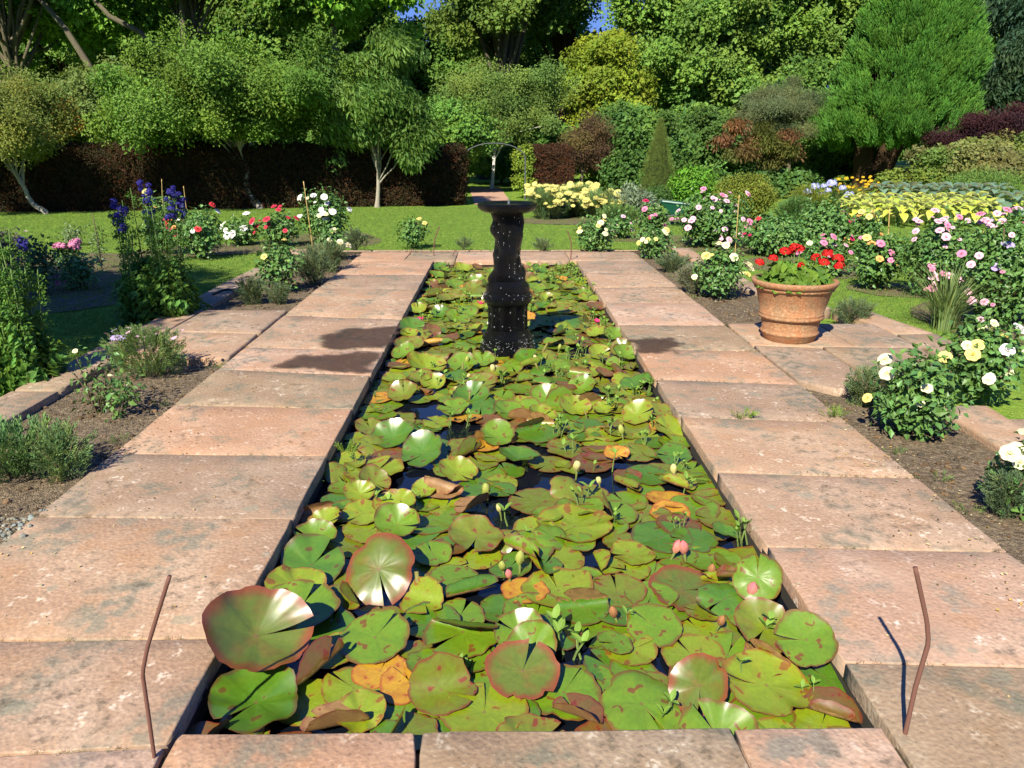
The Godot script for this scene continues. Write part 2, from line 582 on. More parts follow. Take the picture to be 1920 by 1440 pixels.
func build_paving() -> void:
	var root := structure("paving", poly_sheet([Vector2(-2.1, -12.0), Vector2(2.1, -12.0), Vector2(2.1, -11.94), Vector2(-2.1, -11.94)], -0.022, M.bed), "worn pink sandstone slabs round the lily pool")
	var list := []
	var g := 0.003
	var bottom := -1.15
	# rows beside the pool: depth of each joint at the pool edge and at the outer edge
	var left := [[1650, 1650], [1392, 1420], [1192, 1190], [968, 962], [852, 846], [764, 755], [702, 690], [657, 648], [598, 590], [543, 540], [515, 514], [486, 486]]
	for i in left.size() - 1:
		list.append([Vector2(PX0 - 0.015, depth_of(left[i][0]) - g), Vector2(PX0 - 0.015, depth_of(left[i + 1][0]) + g), Vector2(-2.09, depth_of(left[i + 1][1]) + g), Vector2(-2.09, depth_of(left[i][1]) - g)])
	for i in range(1, left.size() - 1): joint_lines.append([Vector2(PX0, depth_of(left[i][0])), Vector2(-2.09, depth_of(left[i][1]))])
	var right := [[1650, 1650], [1250, 1270], [1028, 1042], [888, 902], [784, 796], [713, 724], [655, 660], [610, 612], [569, 570], [540, 538], [512, 512], [486, 486]]
	for i in right.size() - 1:
		list.append([Vector2(PX1 + 0.015, depth_of(right[i][0]) - g), Vector2(PX1 + 0.015, depth_of(right[i + 1][0]) + g), Vector2(2.09, depth_of(right[i + 1][1]) + g), Vector2(2.09, depth_of(right[i][1]) - g)])
	for i in range(1, right.size() - 1): joint_lines.append([Vector2(PX1, depth_of(right[i][0])), Vector2(2.09, depth_of(right[i][1]))])
	joint_lines.append([Vector2(-2.1, -5.8), Vector2(-2.1, -7.6)])
	joint_lines.append([Vector2(2.1, -5.15), Vector2(2.1, -6.95)])
	# the coping at the near end, three slabs
	var z0 := PZ0 + 0.0
	var joints := [PX0 - 0.005, -0.235, 0.66, PX1 + 0.005]
	for i in 3:
		list.append([Vector2(joints[i] + g, z0 - 0.015), Vector2(joints[i + 1] - g, z0 - 0.015), Vector2(joints[i + 1] + (0.05 if i < 2 else -0.005) - g, z0 + 0.62), Vector2(joints[i] + (0.05 if i > 0 else 0.005) + g, z0 + 0.62)])
	for i in 3:
		list.append([Vector2(joints[i] + g, z0 + 0.63), Vector2(joints[i + 1] - g, z0 + 0.63), Vector2(joints[i + 1] - g, z0 + 1.3), Vector2(joints[i] + g, z0 + 1.3)])
	# the far end
	var fj := [-2.09, -1.35, -0.62, 0.25, 1.02, 1.55, 2.09]
	for i in fj.size() - 1:
		list.append([Vector2(fj[i] + g, PZ1 - 0.0 + (0.014 if fj[i] > PX0 and fj[i] < PX1 else 0.0)), Vector2(fj[i + 1] - g, PZ1), Vector2(fj[i + 1] - g, -11.98), Vector2(fj[i] + g, -11.98)])
	for i in list.size():
		part("slab", slab_mesh(list[i], 0.0, 0.062, M["stone%d" % (i * 7 % 6)], 0.0055, i), root)
	# the crossing path on the west side and its kerbs
	var cl := [
		[Vector2(-2.10, -5.80), Vector2(-2.10, -6.62), Vector2(-2.93, -6.72), Vector2(-2.93, -5.86)],
		[Vector2(-2.10, -6.63), Vector2(-2.10, -7.60), Vector2(-2.93, -7.62), Vector2(-2.93, -6.73)],
		[Vector2(-3.26, -5.0), Vector2(-2.95, -5.0), Vector2(-2.95, -6.2), Vector2(-3.26, -6.2)],
		[Vector2(-3.26, -6.21), Vector2(-2.95, -6.21), Vector2(-2.95, -7.5), Vector2(-3.26, -7.5)],
		[Vector2(-3.26, -7.51), Vector2(-2.95, -7.51), Vector2(-2.95, -9.2), Vector2(-3.26, -9.2)],
		[Vector2(-3.26, -9.21), Vector2(-2.95, -9.21), Vector2(-2.95, -10.9), Vector2(-3.26, -10.9)],
		[Vector2(-3.26, -10.91), Vector2(-2.95, -10.91), Vector2(-2.95, -12.32), Vector2(-3.26, -12.32)],
		[Vector2(-3.26, -4.99), Vector2(-2.95, -4.99), Vector2(-2.95, -3.6), Vector2(-3.26, -3.6)],
		[Vector2(-3.26, -3.59), Vector2(-2.95, -3.59), Vector2(-2.95, -2.2), Vector2(-3.26, -2.2)],
		[Vector2(-3.26, -2.19), Vector2(-2.95, -2.19), Vector2(-2.95, -0.8), Vector2(-3.26, -0.8)],
	]
	# the crossing path on the east side and its kerbs
	cl += [
		[Vector2(2.10, -5.15), Vector2(2.28, -4.92), Vector2(2.62, -5.10), Vector2(2.62, -6.05), Vector2(2.10, -6.15)],
		[Vector2(2.63, -5.10), Vector2(3.30, -5.45), Vector2(3.42, -6.02), Vector2(2.63, -6.06)],
		[Vector2(2.10, -6.16), Vector2(2.92, -6.07), Vector2(2.92, -6.95), Vector2(2.10, -6.95)],
		[Vector2(2.93, -6.07), Vector2(3.45, -6.03), Vector2(3.45, -6.90), Vector2(2.93, -6.95)],
		[Vector2(3.46, -5.45), Vector2(3.80, -5.45), Vector2(3.80, -6.5), Vector2(3.46, -6.5)],
		[Vector2(3.46, -6.51), Vector2(3.80, -6.51), Vector2(3.66, -7.6), Vector2(3.36, -7.6)],
		[Vector2(2.74, -0.8), Vector2(3.05, -0.8), Vector2(3.05, -2.4), Vector2(2.74, -2.4)],
		[Vector2(2.74, -2.41), Vector2(3.05, -2.41), Vector2(3.05, -3.7), Vector2(2.74, -3.7)],
		[Vector2(2.74, -3.71), Vector2(3.05, -3.71), Vector2(3.10, -4.62), Vector2(2.76, -4.62)],
		[Vector2(2.74, -9.2), Vector2(3.02, -9.2), Vector2(3.36, -7.61), Vector2(3.06, -7.61)],
		[Vector2(2.74, -9.21), Vector2(3.02, -9.21), Vector2(3.02, -10.9), Vector2(2.74, -10.9)],
		[Vector2(2.74, -10.91), Vector2(3.02, -10.91), Vector2(3.02, -12.32), Vector2(2.74, -12.32)],
	]
	for x in 6:
		cl.append([Vector2(-2.94 + x * 0.94, -12.33), Vector2(-2.01 + x * 0.94, -12.33), Vector2(-2.01 + x * 0.94, -12.41), Vector2(-2.94 + x * 0.94, -12.41)])
	for i in cl.size():
		part("slab", slab_mesh(cl[i], (0.012 if i < 22 else -0.03) + 0.003 * (i % 3), 0.14, M["stone%d" % [2, 3, 5][i % 3]], 0.016, 60 + i), root)
	# the low step on the east side
	part("step", slab_mesh([Vector2(3.07, -3.55), Vector2(4.2, -3.55), Vector2(4.2, -4.5), Vector2(3.11, -4.5)], -0.045, 0.12, M.stone3, 0.014, 99), root)
	# wet stone beside the fountain, where the spray lands
	for q in [
		[Vector2(596, 632), Vector2(650, 616), Vector2(752, 612), Vector2(742, 640), Vector2(718, 655), Vector2(600, 655)],
		[Vector2(505, 690), Vector2(560, 668), Vector2(640, 661), Vector2(716, 661), Vector2(697, 698), Vector2(590, 697)],
		[Vector2(1178, 640), Vector2(1225, 633), Vector2(1262, 636), Vector2(1284, 650), Vector2(1265, 662), Vector2(1195, 664)],
	]:
		part("wet_patch", stain(q, 0.0085, M.wet_stone), root)

# ---------------------------------------------------------------- lily pads
func pad_tex(kind: int) -> ImageTexture:
	var n := 384
	var out := PackedByteArray()
	out.resize(n * n * 3)
	var f := FastNoiseLite.new()
	f.seed = 40 + kind
	f.frequency = 0.007
	f.fractal_octaves = 3
	# fresh, olive, bronze, dying, yellow green, dark, underside, red flushed
	var body: Vector3 = [Vector3(98, 132, 20), Vector3(108, 122, 24), Vector3(106, 86, 36), Vector3(182, 140, 30), Vector3(124, 144, 22), Vector3(76, 116, 24), Vector3(142, 106, 62), Vector3(92, 108, 28)][kind]
	var other: Vector3 = [Vector3(110, 132, 22), Vector3(116, 104, 30), Vector3(118, 70, 34), Vector3(170, 108, 30), Vector3(132, 134, 22), Vector3(88, 118, 26), Vector3(166, 130, 74), Vector3(112, 96, 32)][kind]
	var rim: Vector3 = [Vector3(112, 70, 26), Vector3(124, 56, 28), Vector3(118, 48, 30), Vector3(150, 74, 26), Vector3(130, 84, 26), Vector3(96, 72, 30), Vector3(130, 80, 48), Vector3(138, 62, 32)][kind]
	for y in n:
		for x in n:
			var u := (x + 0.5) / n * 2.0 - 1.0
			var w := (y + 0.5) / n * 2.0 - 1.0
			var r := sqrt(u * u + w * w)
			var an := atan2(w, u)
			var k := f.get_noise_2d(x, y)
			var col := body.lerp(other, clampf(k * 1.1 + 0.35 * r, 0, 1))
			var vein := pow(absf(cos(an * 8.0 + k * 0.5)), 24.0) * smoothstep(1.0, 0.2, r) * 0.10
			col = col.lerp(Vector3(130, 140, 56), vein)
			col = col.lerp(rim, smoothstep((0.90 if kind != 7 else 0.74) + k * 0.22, 1.0, r) * 0.85)
			col = col.lerp(Vector3(130, 80, 70), smoothstep(0.07, 0.02, r) * 0.5)
			var sp := f.get_noise_2d(x * 15.0 + 900.0, y * 15.0)
			if sp > 0.56: col = col.lerp(Vector3(104, 62, 30), 0.55)
			col *= 0.98 + 0.06 * f.get_noise_2d(x * 4.0, y * 4.0 + 300.0)
			var i := (y * n + x) * 3
			out[i] = int(clampf(col.x, 0, 255)); out[i + 1] = int(clampf(col.y, 0, 255)); out[i + 2] = int(clampf(col.z, 0, 255))
	return tex(out, n)

# o: wave, cup (rim raised), fold (angle), line (distance of the fold from the middle), way (direction of the fold), notch
func pad_mesh(sd: int, o: Dictionary) -> ArrayMesh:
	var rings := 7
	var segs := 44
	var cone: float = o.get("cone", 0.03)
	var lobe: float = o.get("lobe", 0.04)
	var rb := RandomNumberGenerator.new()
	rb.seed = 1000 + sd
	var bites := []
	for k in rb.randi_range(0, 3):
		bites.append([rb.randf() * TAU, rb.randf_range(0.03, 0.12), rb.randf_range(0.04, 0.16)])
	var oval := rb.randf_range(0.0, 0.10)
	var ph := rb.randf() * TAU
	var notch: float = o.get("notch", 0.22)
	var wave: float = o.get("wave", 0.02)
	var cup: float = o.get("cup", 0.0)
	var fold: float = o.get("fold", 0.0)
	var line: float = o.get("line", 0.1)
	var way: float = o.get("way", 0.0)
	var bend_r: float = o.get("bend", 0.18)
	var grid := []
	for i in rings + 1:
		var row := []
		var r := pow(float(i) / rings, 0.85)
		for k in segs + 1:
			var t := float(k) / segs
			var gap := notch * (0.12 + 0.88 * r)
			var an := gap * 0.5 + (TAU - gap) * t
			var rr := r * (1.0 + (0.09 * noise.get_noise_2d(cos(an) * 60.0 + sd * 51.0, sin(an) * 60.0) + 0.03 * noise.get_noise_2d(cos(an) * 300.0 + sd * 51.0, sin(an) * 300.0)) * r + 0.05 * exp(-pow(minf(t, 1.0 - t) * 12.0, 2.0)))
			rr *= 1.0 + oval * cos(2.0 * (an - ph))
			for bt in bites:
				rr *= 1.0 - bt[2] * r * exp(-pow(angle_difference(an, bt[0]) / bt[1], 2.0))
			var q := Vector3(cos(an) * rr, 0, sin(an) * rr)
			q.y = wave * r * r * (sin(an * 3.0 + sd) + 0.6 * sin(an * 7.0 + sd * 2.0)) + cup * r * r * r
			q.y += cone * r + lobe * r * exp(-pow(minf(t, 1.0 - t) * 7.0, 2.0)) + 0.006 * cos(an * 17.0 + ph) * r * (1.0 - r) * 4.0 + wave * 0.8 * r * cos(2.0 * (an - ph))
			q.y += 0.016 * noise.get_noise_2d(q.x * 110.0 + sd * 9.0, q.z * 110.0)
			if fold != 0.0:
				var nrm := Vector3(cos(way), 0, sin(way))
				var s := q.dot(nrm) - line
				if s > 0.0:
					var th := minf(s / bend_r, absf(fold))
					var past := maxf(0.0, s - bend_r * absf(fold))
					var flat_s := bend_r * sin(th) + past * cos(absf(fold))
					var up := bend_r * (1.0 - cos(th)) + past * sin(absf(fold))
					q += nrm * (flat_s - s) + Vector3(0, up * signf(fold), 0)
			row.append([q, Vector2(cos(an) * r * 0.5 + 0.5, sin(an) * r * 0.5 + 0.5)])
		grid.append(row)
	var mesh := ArrayMesh.new()
	for side in 2:
		var b := B.new()
		for row in grid:
			for q in row:
				b.p(q[0] - Vector3(0, 0.014 * side, 0), Color.WHITE, q[1])
		var n := segs + 1
		for i in rings:
			for k in segs:
				var a := i * n + k
				if side == 0: b.quad(a, a + n, a + n + 1, a + 1)
				else: b.quad(a, a + 1, a + n + 1, a + n)
		var st := SurfaceTool.new()
		st.create_from_arrays(b.arrays())
		st.generate_normals()
		st.commit(mesh)
	return mesh

func build_pads() -> void:
	var mats := []
	for k in 8:
		var m := plain(Color.WHITE, [0.36, 0.34, 0.36, 0.5, 0.38, 0.32, 0.55, 0.34][k], 0.68)
		m.albedo_texture = pad_tex(k)
		m.cull_mode = BaseMaterial3D.CULL_DISABLED
		m.backlight_enabled = true
		m.backlight = lin(0.28, 0.28, 0.12)
		mats.append(m)
	var under: StandardMaterial3D = mats[6]
	var flats := []
	for k in 18:
		flats.append(pad_mesh(k, {"wave": [0.010, 0.015, 0.025, 0.04, 0.02, 0.012, 0.03, 0.02, 0.05, 0.015][k % 10], "cup": [0, 0.0, 0.03, 0.05, 0.0, 0.02, 0.0, 0.06, 0.1, 0.0][k % 10], "notch": [0.2, 0.35, 0.14, 0.28, 0.5, 0.2, 0.06, 0.3, 0.24, 0.18, 0.1, 0.42][k % 12], "cone": [0.02, 0.05, 0.0, 0.08, 0.03, 0.06, 0.01][k % 7], "lobe": [0.02, 0.10, 0.05, 0.0, 0.16][k % 5]}))
	var cups := [pad_mesh(21, {"wave": 0.05, "cup": 0.12, "cone": 0.20, "lobe": 0.12}), pad_mesh(22, {"wave": 0.06, "cup": 0.16, "cone": 0.30, "lobe": -0.1}), pad_mesh(23, {"wave": 0.05, "cup": -0.18, "cone": 0.10, "lobe": -0.12}), pad_mesh(24, {"wave": 0.08, "cup": 0.06, "notch": 0.4, "cone": 0.12, "lobe": 0.2})]
	var folds := [pad_mesh(31, {"fold": 1.9, "line": -0.05, "way": 0.9, "bend": 0.22}), pad_mesh(32, {"fold": 2.7, "line": 0.1, "way": 2.4, "bend": 0.12}), pad_mesh(33, {"fold": 1.2, "line": -0.2, "way": 4.0, "bend": 0.5}), pad_mesh(34, {"fold": 2.2, "line": 0.25, "way": 5.3, "bend": 0.2}), pad_mesh(35, {"fold": 4.6, "line": -0.35, "way": 1.6, "bend": 0.24, "wave": 0.05})]
	var kind_label := ["flat fresh green lily pad with a thin brown rim floating on the pond", "flat olive lily pad blushed red at the rim floating on the pond", "flat bronze and brown lily pad floating on the pond", "yellow and orange dying lily pad floating on the pond", "flat yellow green lily pad floating on the pond", "flat dark glossy green lily pad floating on the pond"]
	var kind_group := ["fresh green floating lily pads", "olive and red floating lily pads", "bronze floating lily pads", "yellow dying lily pads", "yellow green floating lily pads", "dark glossy floating lily pads"]
	var done := []            # x, z, radius of what lies there
	# --- pads that the photograph lets one recognise: pixel, half width in pixels, kind, mesh, lift, lean towards the viewer, lean sideways, turn, label
	var f0: Mesh = flats[0]
	var special := [
		[480, 1193, 92, 7, cups[1], 0.135, 0.42, 0.34, 0.3, "large olive lily pad with wavy red rim standing over the pool's west edge"],
		[563, 1138, 66, 0, flats[3], 0.06, 0.22, 0.10, 1.2, "raised bright green lily pad lit from behind beside the red rimmed pad"],
		[710, 1067, 70, 7, cups[2], 0.10, 0.62, -0.15, 5.0, "big glossy lily pad tipped up with a white shine and red edge"],
		[703, 1195, 66, 0, flats[2], 0.05, 0.20, -0.05, 1.0, "plain mid green lily pad below the big glossy tipped pad"],
		[480, 1318, 86, 5, cups[3], 0.04, 0.12, 0.0, 4.1, "shiny dark green lily pad crossed by the shadow of the bent rod"],
		[600, 1252, 58, 2, folds[0], 0.05, 0.1, -0.2, 0.2, "curled red lily pad folded upright with a glossy wrinkled face"],
		[770, 1280, 56, 3, flats[4], 0.02, 0.05, 0.0, 2.2, "golden yellow lily pad under a green pad"],
		[868, 1185, 72, 0, folds[1], 0.05, 0.1, 0.1, 3.9, "green lily pad folded over to show its red brown underside"],
		[850, 1087, 51, 0, f0, 0.018, 0.0, 0.0, 0.2, ""],
		[943, 1143, 48, 5, flats[1], 0.012, 0.0, 0.0, 4.7, ""],
		[980, 1258, 66, 7, flats[7], 0.07, 0.35, -0.05, 1.2, "round olive lily pad with a red flushed rim standing proud beside yellow pad"],
		[908, 1335, 78, 4, flats[5], 0.02, 0.0, 0.0, 1.5, ""],
		[810, 1247, 46, 0, flats[4], 0.03, 0.1, 0.2, 4.6, ""],
		[663, 1290, 60, 4, flats[2], 0.015, 0.0, 0.0, 2.5, ""],
		[770, 1338, 55, 0, flats[6], 0.012, 0.0, 0.0, 0.7, ""],
		[633, 1362, 66, 6, folds[2], 0.02, 0.0, 0.0, 2.7, "lily pad turned over to a pale tan underside against the near coping"],
		[677, 1338, 46, 4, cups[3], 0.04, 0.2, 0.1, 3.0, ""],
		[585, 1060, 62, 5, cups[3], 0.035, 0.15, 0.1, 1.0, "dark green dished lily pad shining beside the big glossy pad"],
		[593, 1010, 38, 0, cups[1], 0.03, 0.2, 0.1, 3.0, ""],
		[680, 963, 38, 4, flats[8], 0.04, 0.2, 0.0, 4.0, ""],
		[600, 968, 40, 6, folds[3], 0.03, 0.0, 0.0, 1.0, "yellow lily pad curled over along the pool's west edge"],
		[812, 1040, 36, 0, flats[3], 0.03, 0.2, 0.1, 2.0, ""],
		[813, 975, 62, 0, flats[6], 0.015, 0.0, 0.0, 5.5, ""],
		[893, 1008, 50, 1, cups[3], 0.05, 0.3, 0.0, 4.5, "heart shaped lily pad with red margin beside the open water"],
		[957, 1063, 42, 5, flats[1], 0.012, 0.0, 0.0, 1.0, ""],
		[1006, 940, 54, 1, flats[0], 0.014, 0.0, 0.0, 2.6, ""],
		[1077, 987, 72, 4, flats[8], 0.012, 0.0, 0.0, 4.0, "broad yellow green lily pad with scalloped rim in mid pool"],
		[1045, 1047, 53, 4, flats[9], 0.013, 0.0, 0.0, 3.0, ""],
		[1047, 1107, 66, 4, flats[3], 0.016, 0.05, 0.0, 1.8, ""],
		[1157, 1110, 53, 1, flats[5], 0.02, 0.08, 0.0, 1.6, ""],
		[1280, 1107, 67, 7, flats[7], 0.02, 0.05, 0.0, 0.0, "dull olive brown lily pad below the pair of pink buds"],
		[1240, 1007, 58, 5, flats[6], 0.018, 0.0, 0.0, 0.7, ""],
		[1227, 1173, 53, 0, flats[9], 0.04, 0.2, -0.05, 2.4, ""],
		[1421, 1082, 47, 0, cups[2], 0.12, 0.72, -0.2, 1.4, "upright glossy lily pad with silvery veins leaning on the east coping"],
		[1434, 1178, 56, 1, cups[3], 0.09, 0.40, -0.1, 4.0, "olive lily pad with a pale shine overlapped by three leaved shoots"],
		[1512, 1200, 58, 0, flats[3], 0.11, 0.30, -0.25, 2.9, "bright green lily pad lapping onto the east coping stones"],
		[1311, 1285, 58, 7, flats[8], 0.09, 0.52, -0.55, 4.6, "steeply tilted bronze green lily pad with a deep notch"],
		[1203, 1320, 80, 0, cups[2], 0.05, 0.12, 0.0, 5.2, "largest lily pad glaring white on one half beside the near coping"],
		[1437, 1285, 80, 4, flats[8], 0.03, 0.15, 0.05, 3.0, "broad olive lily pad with a torn orange edge"],
		[1153, 1205, 34, 0, flats[4], 0.035, 0.0, 0.0, 3.4, ""],
		[1182, 1218, 50, 4, flats[2], 0.02, 0.0, 0.0, 0.4, ""],
		[1313, 1182, 48, 4, flats[0], 0.012, 0.0, 0.0, 2.0, ""],
		[1300, 1230, 60, 4, flats[5], 0.010, 0.0, 0.0, 2.0, ""],
		[1057, 1298, 70, 0, flats[6], 0.025, 0.05, 0.0, 1.0, ""],
		[1113, 1273, 44, 0, flats[1], 0.012, 0.0, 0.0, 3.0, ""],
		[1082, 1342, 52, 2, folds[2], 0.03, 0.1, 0.0, 2.0, "dark red lily pad half folded by the near coping"],
		[1545, 1270, 50, 5, cups[2], 0.03, 0.1, -0.1, 2.0, "glossy dark lily pad tucked under the east coping"],
		[1562, 1330, 52, 2, folds[3], 0.03, 0.1, -0.1, 3.2, "deep red lily pad edge curled in the pool's near east corner"],
		[1420, 1335, 66, 0, flats[0], 0.012, 0.0, 0.0, 1.0, ""],
		[1540, 1362, 56, 4, flats[2], 0.012, 0.0, 0.0, 1.0, ""],
		[1103, 930, 41, 1, flats[2], 0.014, 0.0, 0.0, 1.0, ""],
		[1173, 943, 43, 0, flats[5], 0.012, 0.0, 0.0, 2.0, ""],
		[1210, 918, 37, 0, flats[9], 0.012, 0.0, 0.0, 2.6, ""],
		[1257, 938, 43, 3, flats[4], 0.012, 0.0, 0.0, 4.0, "orange yellow dying lily pad among green pads in mid pool"],
		[1300, 953, 50, 0, flats[6], 0.018, 0.0, 0.0, 0.5, ""],
		[1187, 1040, 42, 4, flats[3], 0.02, 0.0, 0.0, 3.3, ""],
		[1263, 1043, 46, 0, flats[1], 0.014, 0.0, 0.0, 3.8, ""],
		[1333, 1050, 52, 0, flats[7], 0.012, 0.0, 0.0, 4.6, ""],
		[1177, 1068, 42, 4, flats[5], 0.016, 0.0, 0.0, 0.3, ""],
		[1150, 985, 30, 0, flats[0], 0.022, 0.1, 0.0, 0.3, ""],
		[1363, 1085, 24, 2, folds[4], 0.07, 1.0, 0.2, 0.0, "rolled young bronze lily leaf standing by the east edge"],
		[745, 805, 42, 5, cups[2], 0.05, 0.3, 0.1, 1.0, "dished lily pad flashing white sunlight near the pool's west side"],
		[700, 885, 58, 4, flats[8], 0.012, 0.0, 0.0, 1.0, ""],
		[785, 838, 40, 1, flats[2], 0.012, 0.0, 0.0, 2.0, ""],
		[900, 870, 36, 1, flats[7], 0.014, 0.0, 0.0, 2.0, ""],
		[1030, 870, 40, 1, flats[0], 0.014, 0.0, 0.0, 4.0, ""],
		[1198, 850, 33, 1, flats[9], 0.02, 0.1, 0.0, 2.2, ""],
		[1265, 855, 34, 5, flats[3], 0.03, 0.2, -0.1, 2.9, ""],
		[1122, 852, 36, 2, flats[7], 0.016, 0.0, 0.0, 2.9, ""],
		[1215, 893, 44, 5, flats[5], 0.012, 0.0, 0.0, 2.9, ""],
		[838, 915, 45, 6, folds[4], 0.04, 0.0, 0.0, 2.6, "tan lily pad rolled into a long scroll in mid pool"],
		[888, 950, 36, 6, folds[2], 0.03, 0.1, 0.0, 3.2, "pale yellow underside of a turned lily pad beside plump green bud"],
		[1025, 745, 28, 0, cups[1], 0.05, 0.6, -0.2, 0.0, "dished green lily pad standing on edge in the middle of the pool"],
		[1195, 778, 30, 4, cups[0], 0.06, 0.5, -0.2, 0.0, "yellow green lily pad cupped towards the east coping"],
		[770, 615, 24, 5, cups[0], 0.08, 0.5, 0.3, 0.0, "dark lily pad tipped up beside the pink flower near west edge"],
		[1070, 600, 34, 5, cups[2], 0.06, 0.2, 0.0, 0.0, "dark lily pad lying in the fountain's shadow"],
	]
	var lift_of := func(px: float, py: float, h: float) -> Vector3: return on(px, py, WATER + h)
	for s in special:
		var q: Vector3 = lift_of.call(s[0], s[1], s[5])
		var r := absf(on(s[0] + s[2], s[1], WATER + s[5]).x - q.x)
		var rot := Basis(Vector3.RIGHT, s[6]) * Basis(Vector3.BACK, -s[7]) * Basis(Vector3.UP, s[8])
		var label: String = s[9]
		var kind: int = 1 if s[3] == 7 else mini(s[3], 5)
		var o := single("lily_pad", s[4], label if label else kind_label[kind], "lily pad", Transform3D(rot.scaled(Vector3.ONE * r), q), "" if label else kind_group[kind])
		o.set_surface_override_material(0, mats[s[3]])
		o.set_surface_override_material(1, under if s[3] != 3 else mats[3])
		done.append(Vector3(q.x, q.z, r))
	var open_water := [[770, 900, 48], [930, 960, 58], [1130, 1040, 22], [870, 815, 50], [1015, 905, 45], [980, 850, 26], [1060, 905, 30], [700, 1150, 14], [1060, 1245, 20], [800, 770, 34], [1130, 905, 30], [910, 1085, 24], [1100, 660, 30], [1180, 880, 22], [925, 1000, 34]]
	var holes := []
	for w in open_water:
		var q2 := on(w[0], w[1], WATER)
		holes.append(Vector3(q2.x, q2.z, absf(on(w[0] + w[2], w[1], WATER).x - q2.x)))
	var base := at(952, 655, 6.45)
	# --- the others, strewn so that they lap over each other a little
	var spots := []
	for tries in 26000:
		var r2 := clampf(rng.randfn(0.109, 0.02), 0.065, 0.155)
		var x := rnd(PX0 + r2 * 0.35, PX1 - r2 * 0.35)
		var z := rnd(PZ1 + r2 * 0.5, PZ0 - r2 * 0.5)
		if Vector2(x - base.x, z + 6.45).length() < 0.20 + r2 * 0.8: continue
		var ok := true
		for h in holes:
			if Vector2(x - h.x, z - h.y).length() < h.z + r2 * 0.75: ok = false; break
		if not ok: continue
		for d in done:
			if Vector2(x - d.x, z - d.y).length() < (d.z + r2) * 0.55: ok = false; break
		if not ok: continue
		done.append(Vector3(x, z, r2))
		spots.append(Vector3(x, z, r2))
	spots.sort_custom(func(a, c): return a.y > c.y)
	var rest := {}
	var singles := 295 - special.size()
	for i in spots.size():
		var q3: Vector3 = spots[i]
		var roll := rng.randf()
		var kind2: int = [0, 0, 4, 1, 1, 5, 0, 2, 4, 0, 1, 5, 0, 4, 1, 3, 2, 1, 0, 4, 1, 5, 0, 4, 0, 1, 4, 5, 0, 4, 1, 0][int(rng.randf() * 32.0)]
		var mesh: Mesh = flats[rng.randi() % 18]
		var lean := Vector2(rnd(-0.06, 0.09), rnd(-0.07, 0.07))
		var h := 0.006 + 0.016 * rng.randf()
		var own := ""
		if roll < 0.20:
			mesh = cups[rng.randi() % 4]; lean = Vector2(rnd(0.05, 0.5), rnd(-0.3, 0.3)); h = 0.045
			own = "lily pad"
		elif roll < 0.32:
			mesh = folds[rng.randi() % 5]; h = 0.03
			own = "folded"
		var rot2 := Basis(Vector3.RIGHT, lean.x) * Basis(Vector3.BACK, lean.y) * Basis(Vector3.UP, rnd(0, TAU))
		var tr := Transform3D(rot2.scaled(Vector3.ONE * q3.z), Vector3(q3.x, WATER + h, q3.y))
		if i < singles:
			var label2: String = kind_label[kind2]
			var group2: String = kind_group[kind2]
			if own == "lily pad": label2 = "lily pad with its rim tipped up out of the water"; group2 = "tipped up lily pads"
			elif own == "folded": label2 = "lily pad folded or curled over on itself"; group2 = "folded lily pads"
			var o2 := single("lily_pad", mesh, label2, "lily pad", tr, group2)
			o2.set_surface_override_material(0, mats[kind2])
			o2.set_surface_override_material(1, under)
		else:
			var key := [mesh, kind2]
			if not rest.has(key): rest[key] = []
			rest[key].append(tr)
	# pads beyond the first three hundred: one mass
	var mass := ArrayMesh.new()
	var by_kind := {}
	for key in rest:
		for tr2 in rest[key]:
			for sfc in 2:
				var slot: int = key[1] if sfc == 0 else 6
				if not by_kind.has(slot):
					by_kind[slot] = SurfaceTool.new()
					by_kind[slot].begin(Mesh.PRIMITIVE_TRIANGLES)
				by_kind[slot].append_from(key[0], sfc, tr2)
	for slot in by_kind:
		by_kind[slot].commit(mass)
		mass.surface_set_material(mass.get_surface_count() - 1, mats[slot])
	var mo := single("distant_lily_pads", mass, "mass of small lily pads crowding the far end of the pool", "lily pads")
	mo.set_meta("kind", "stuff")

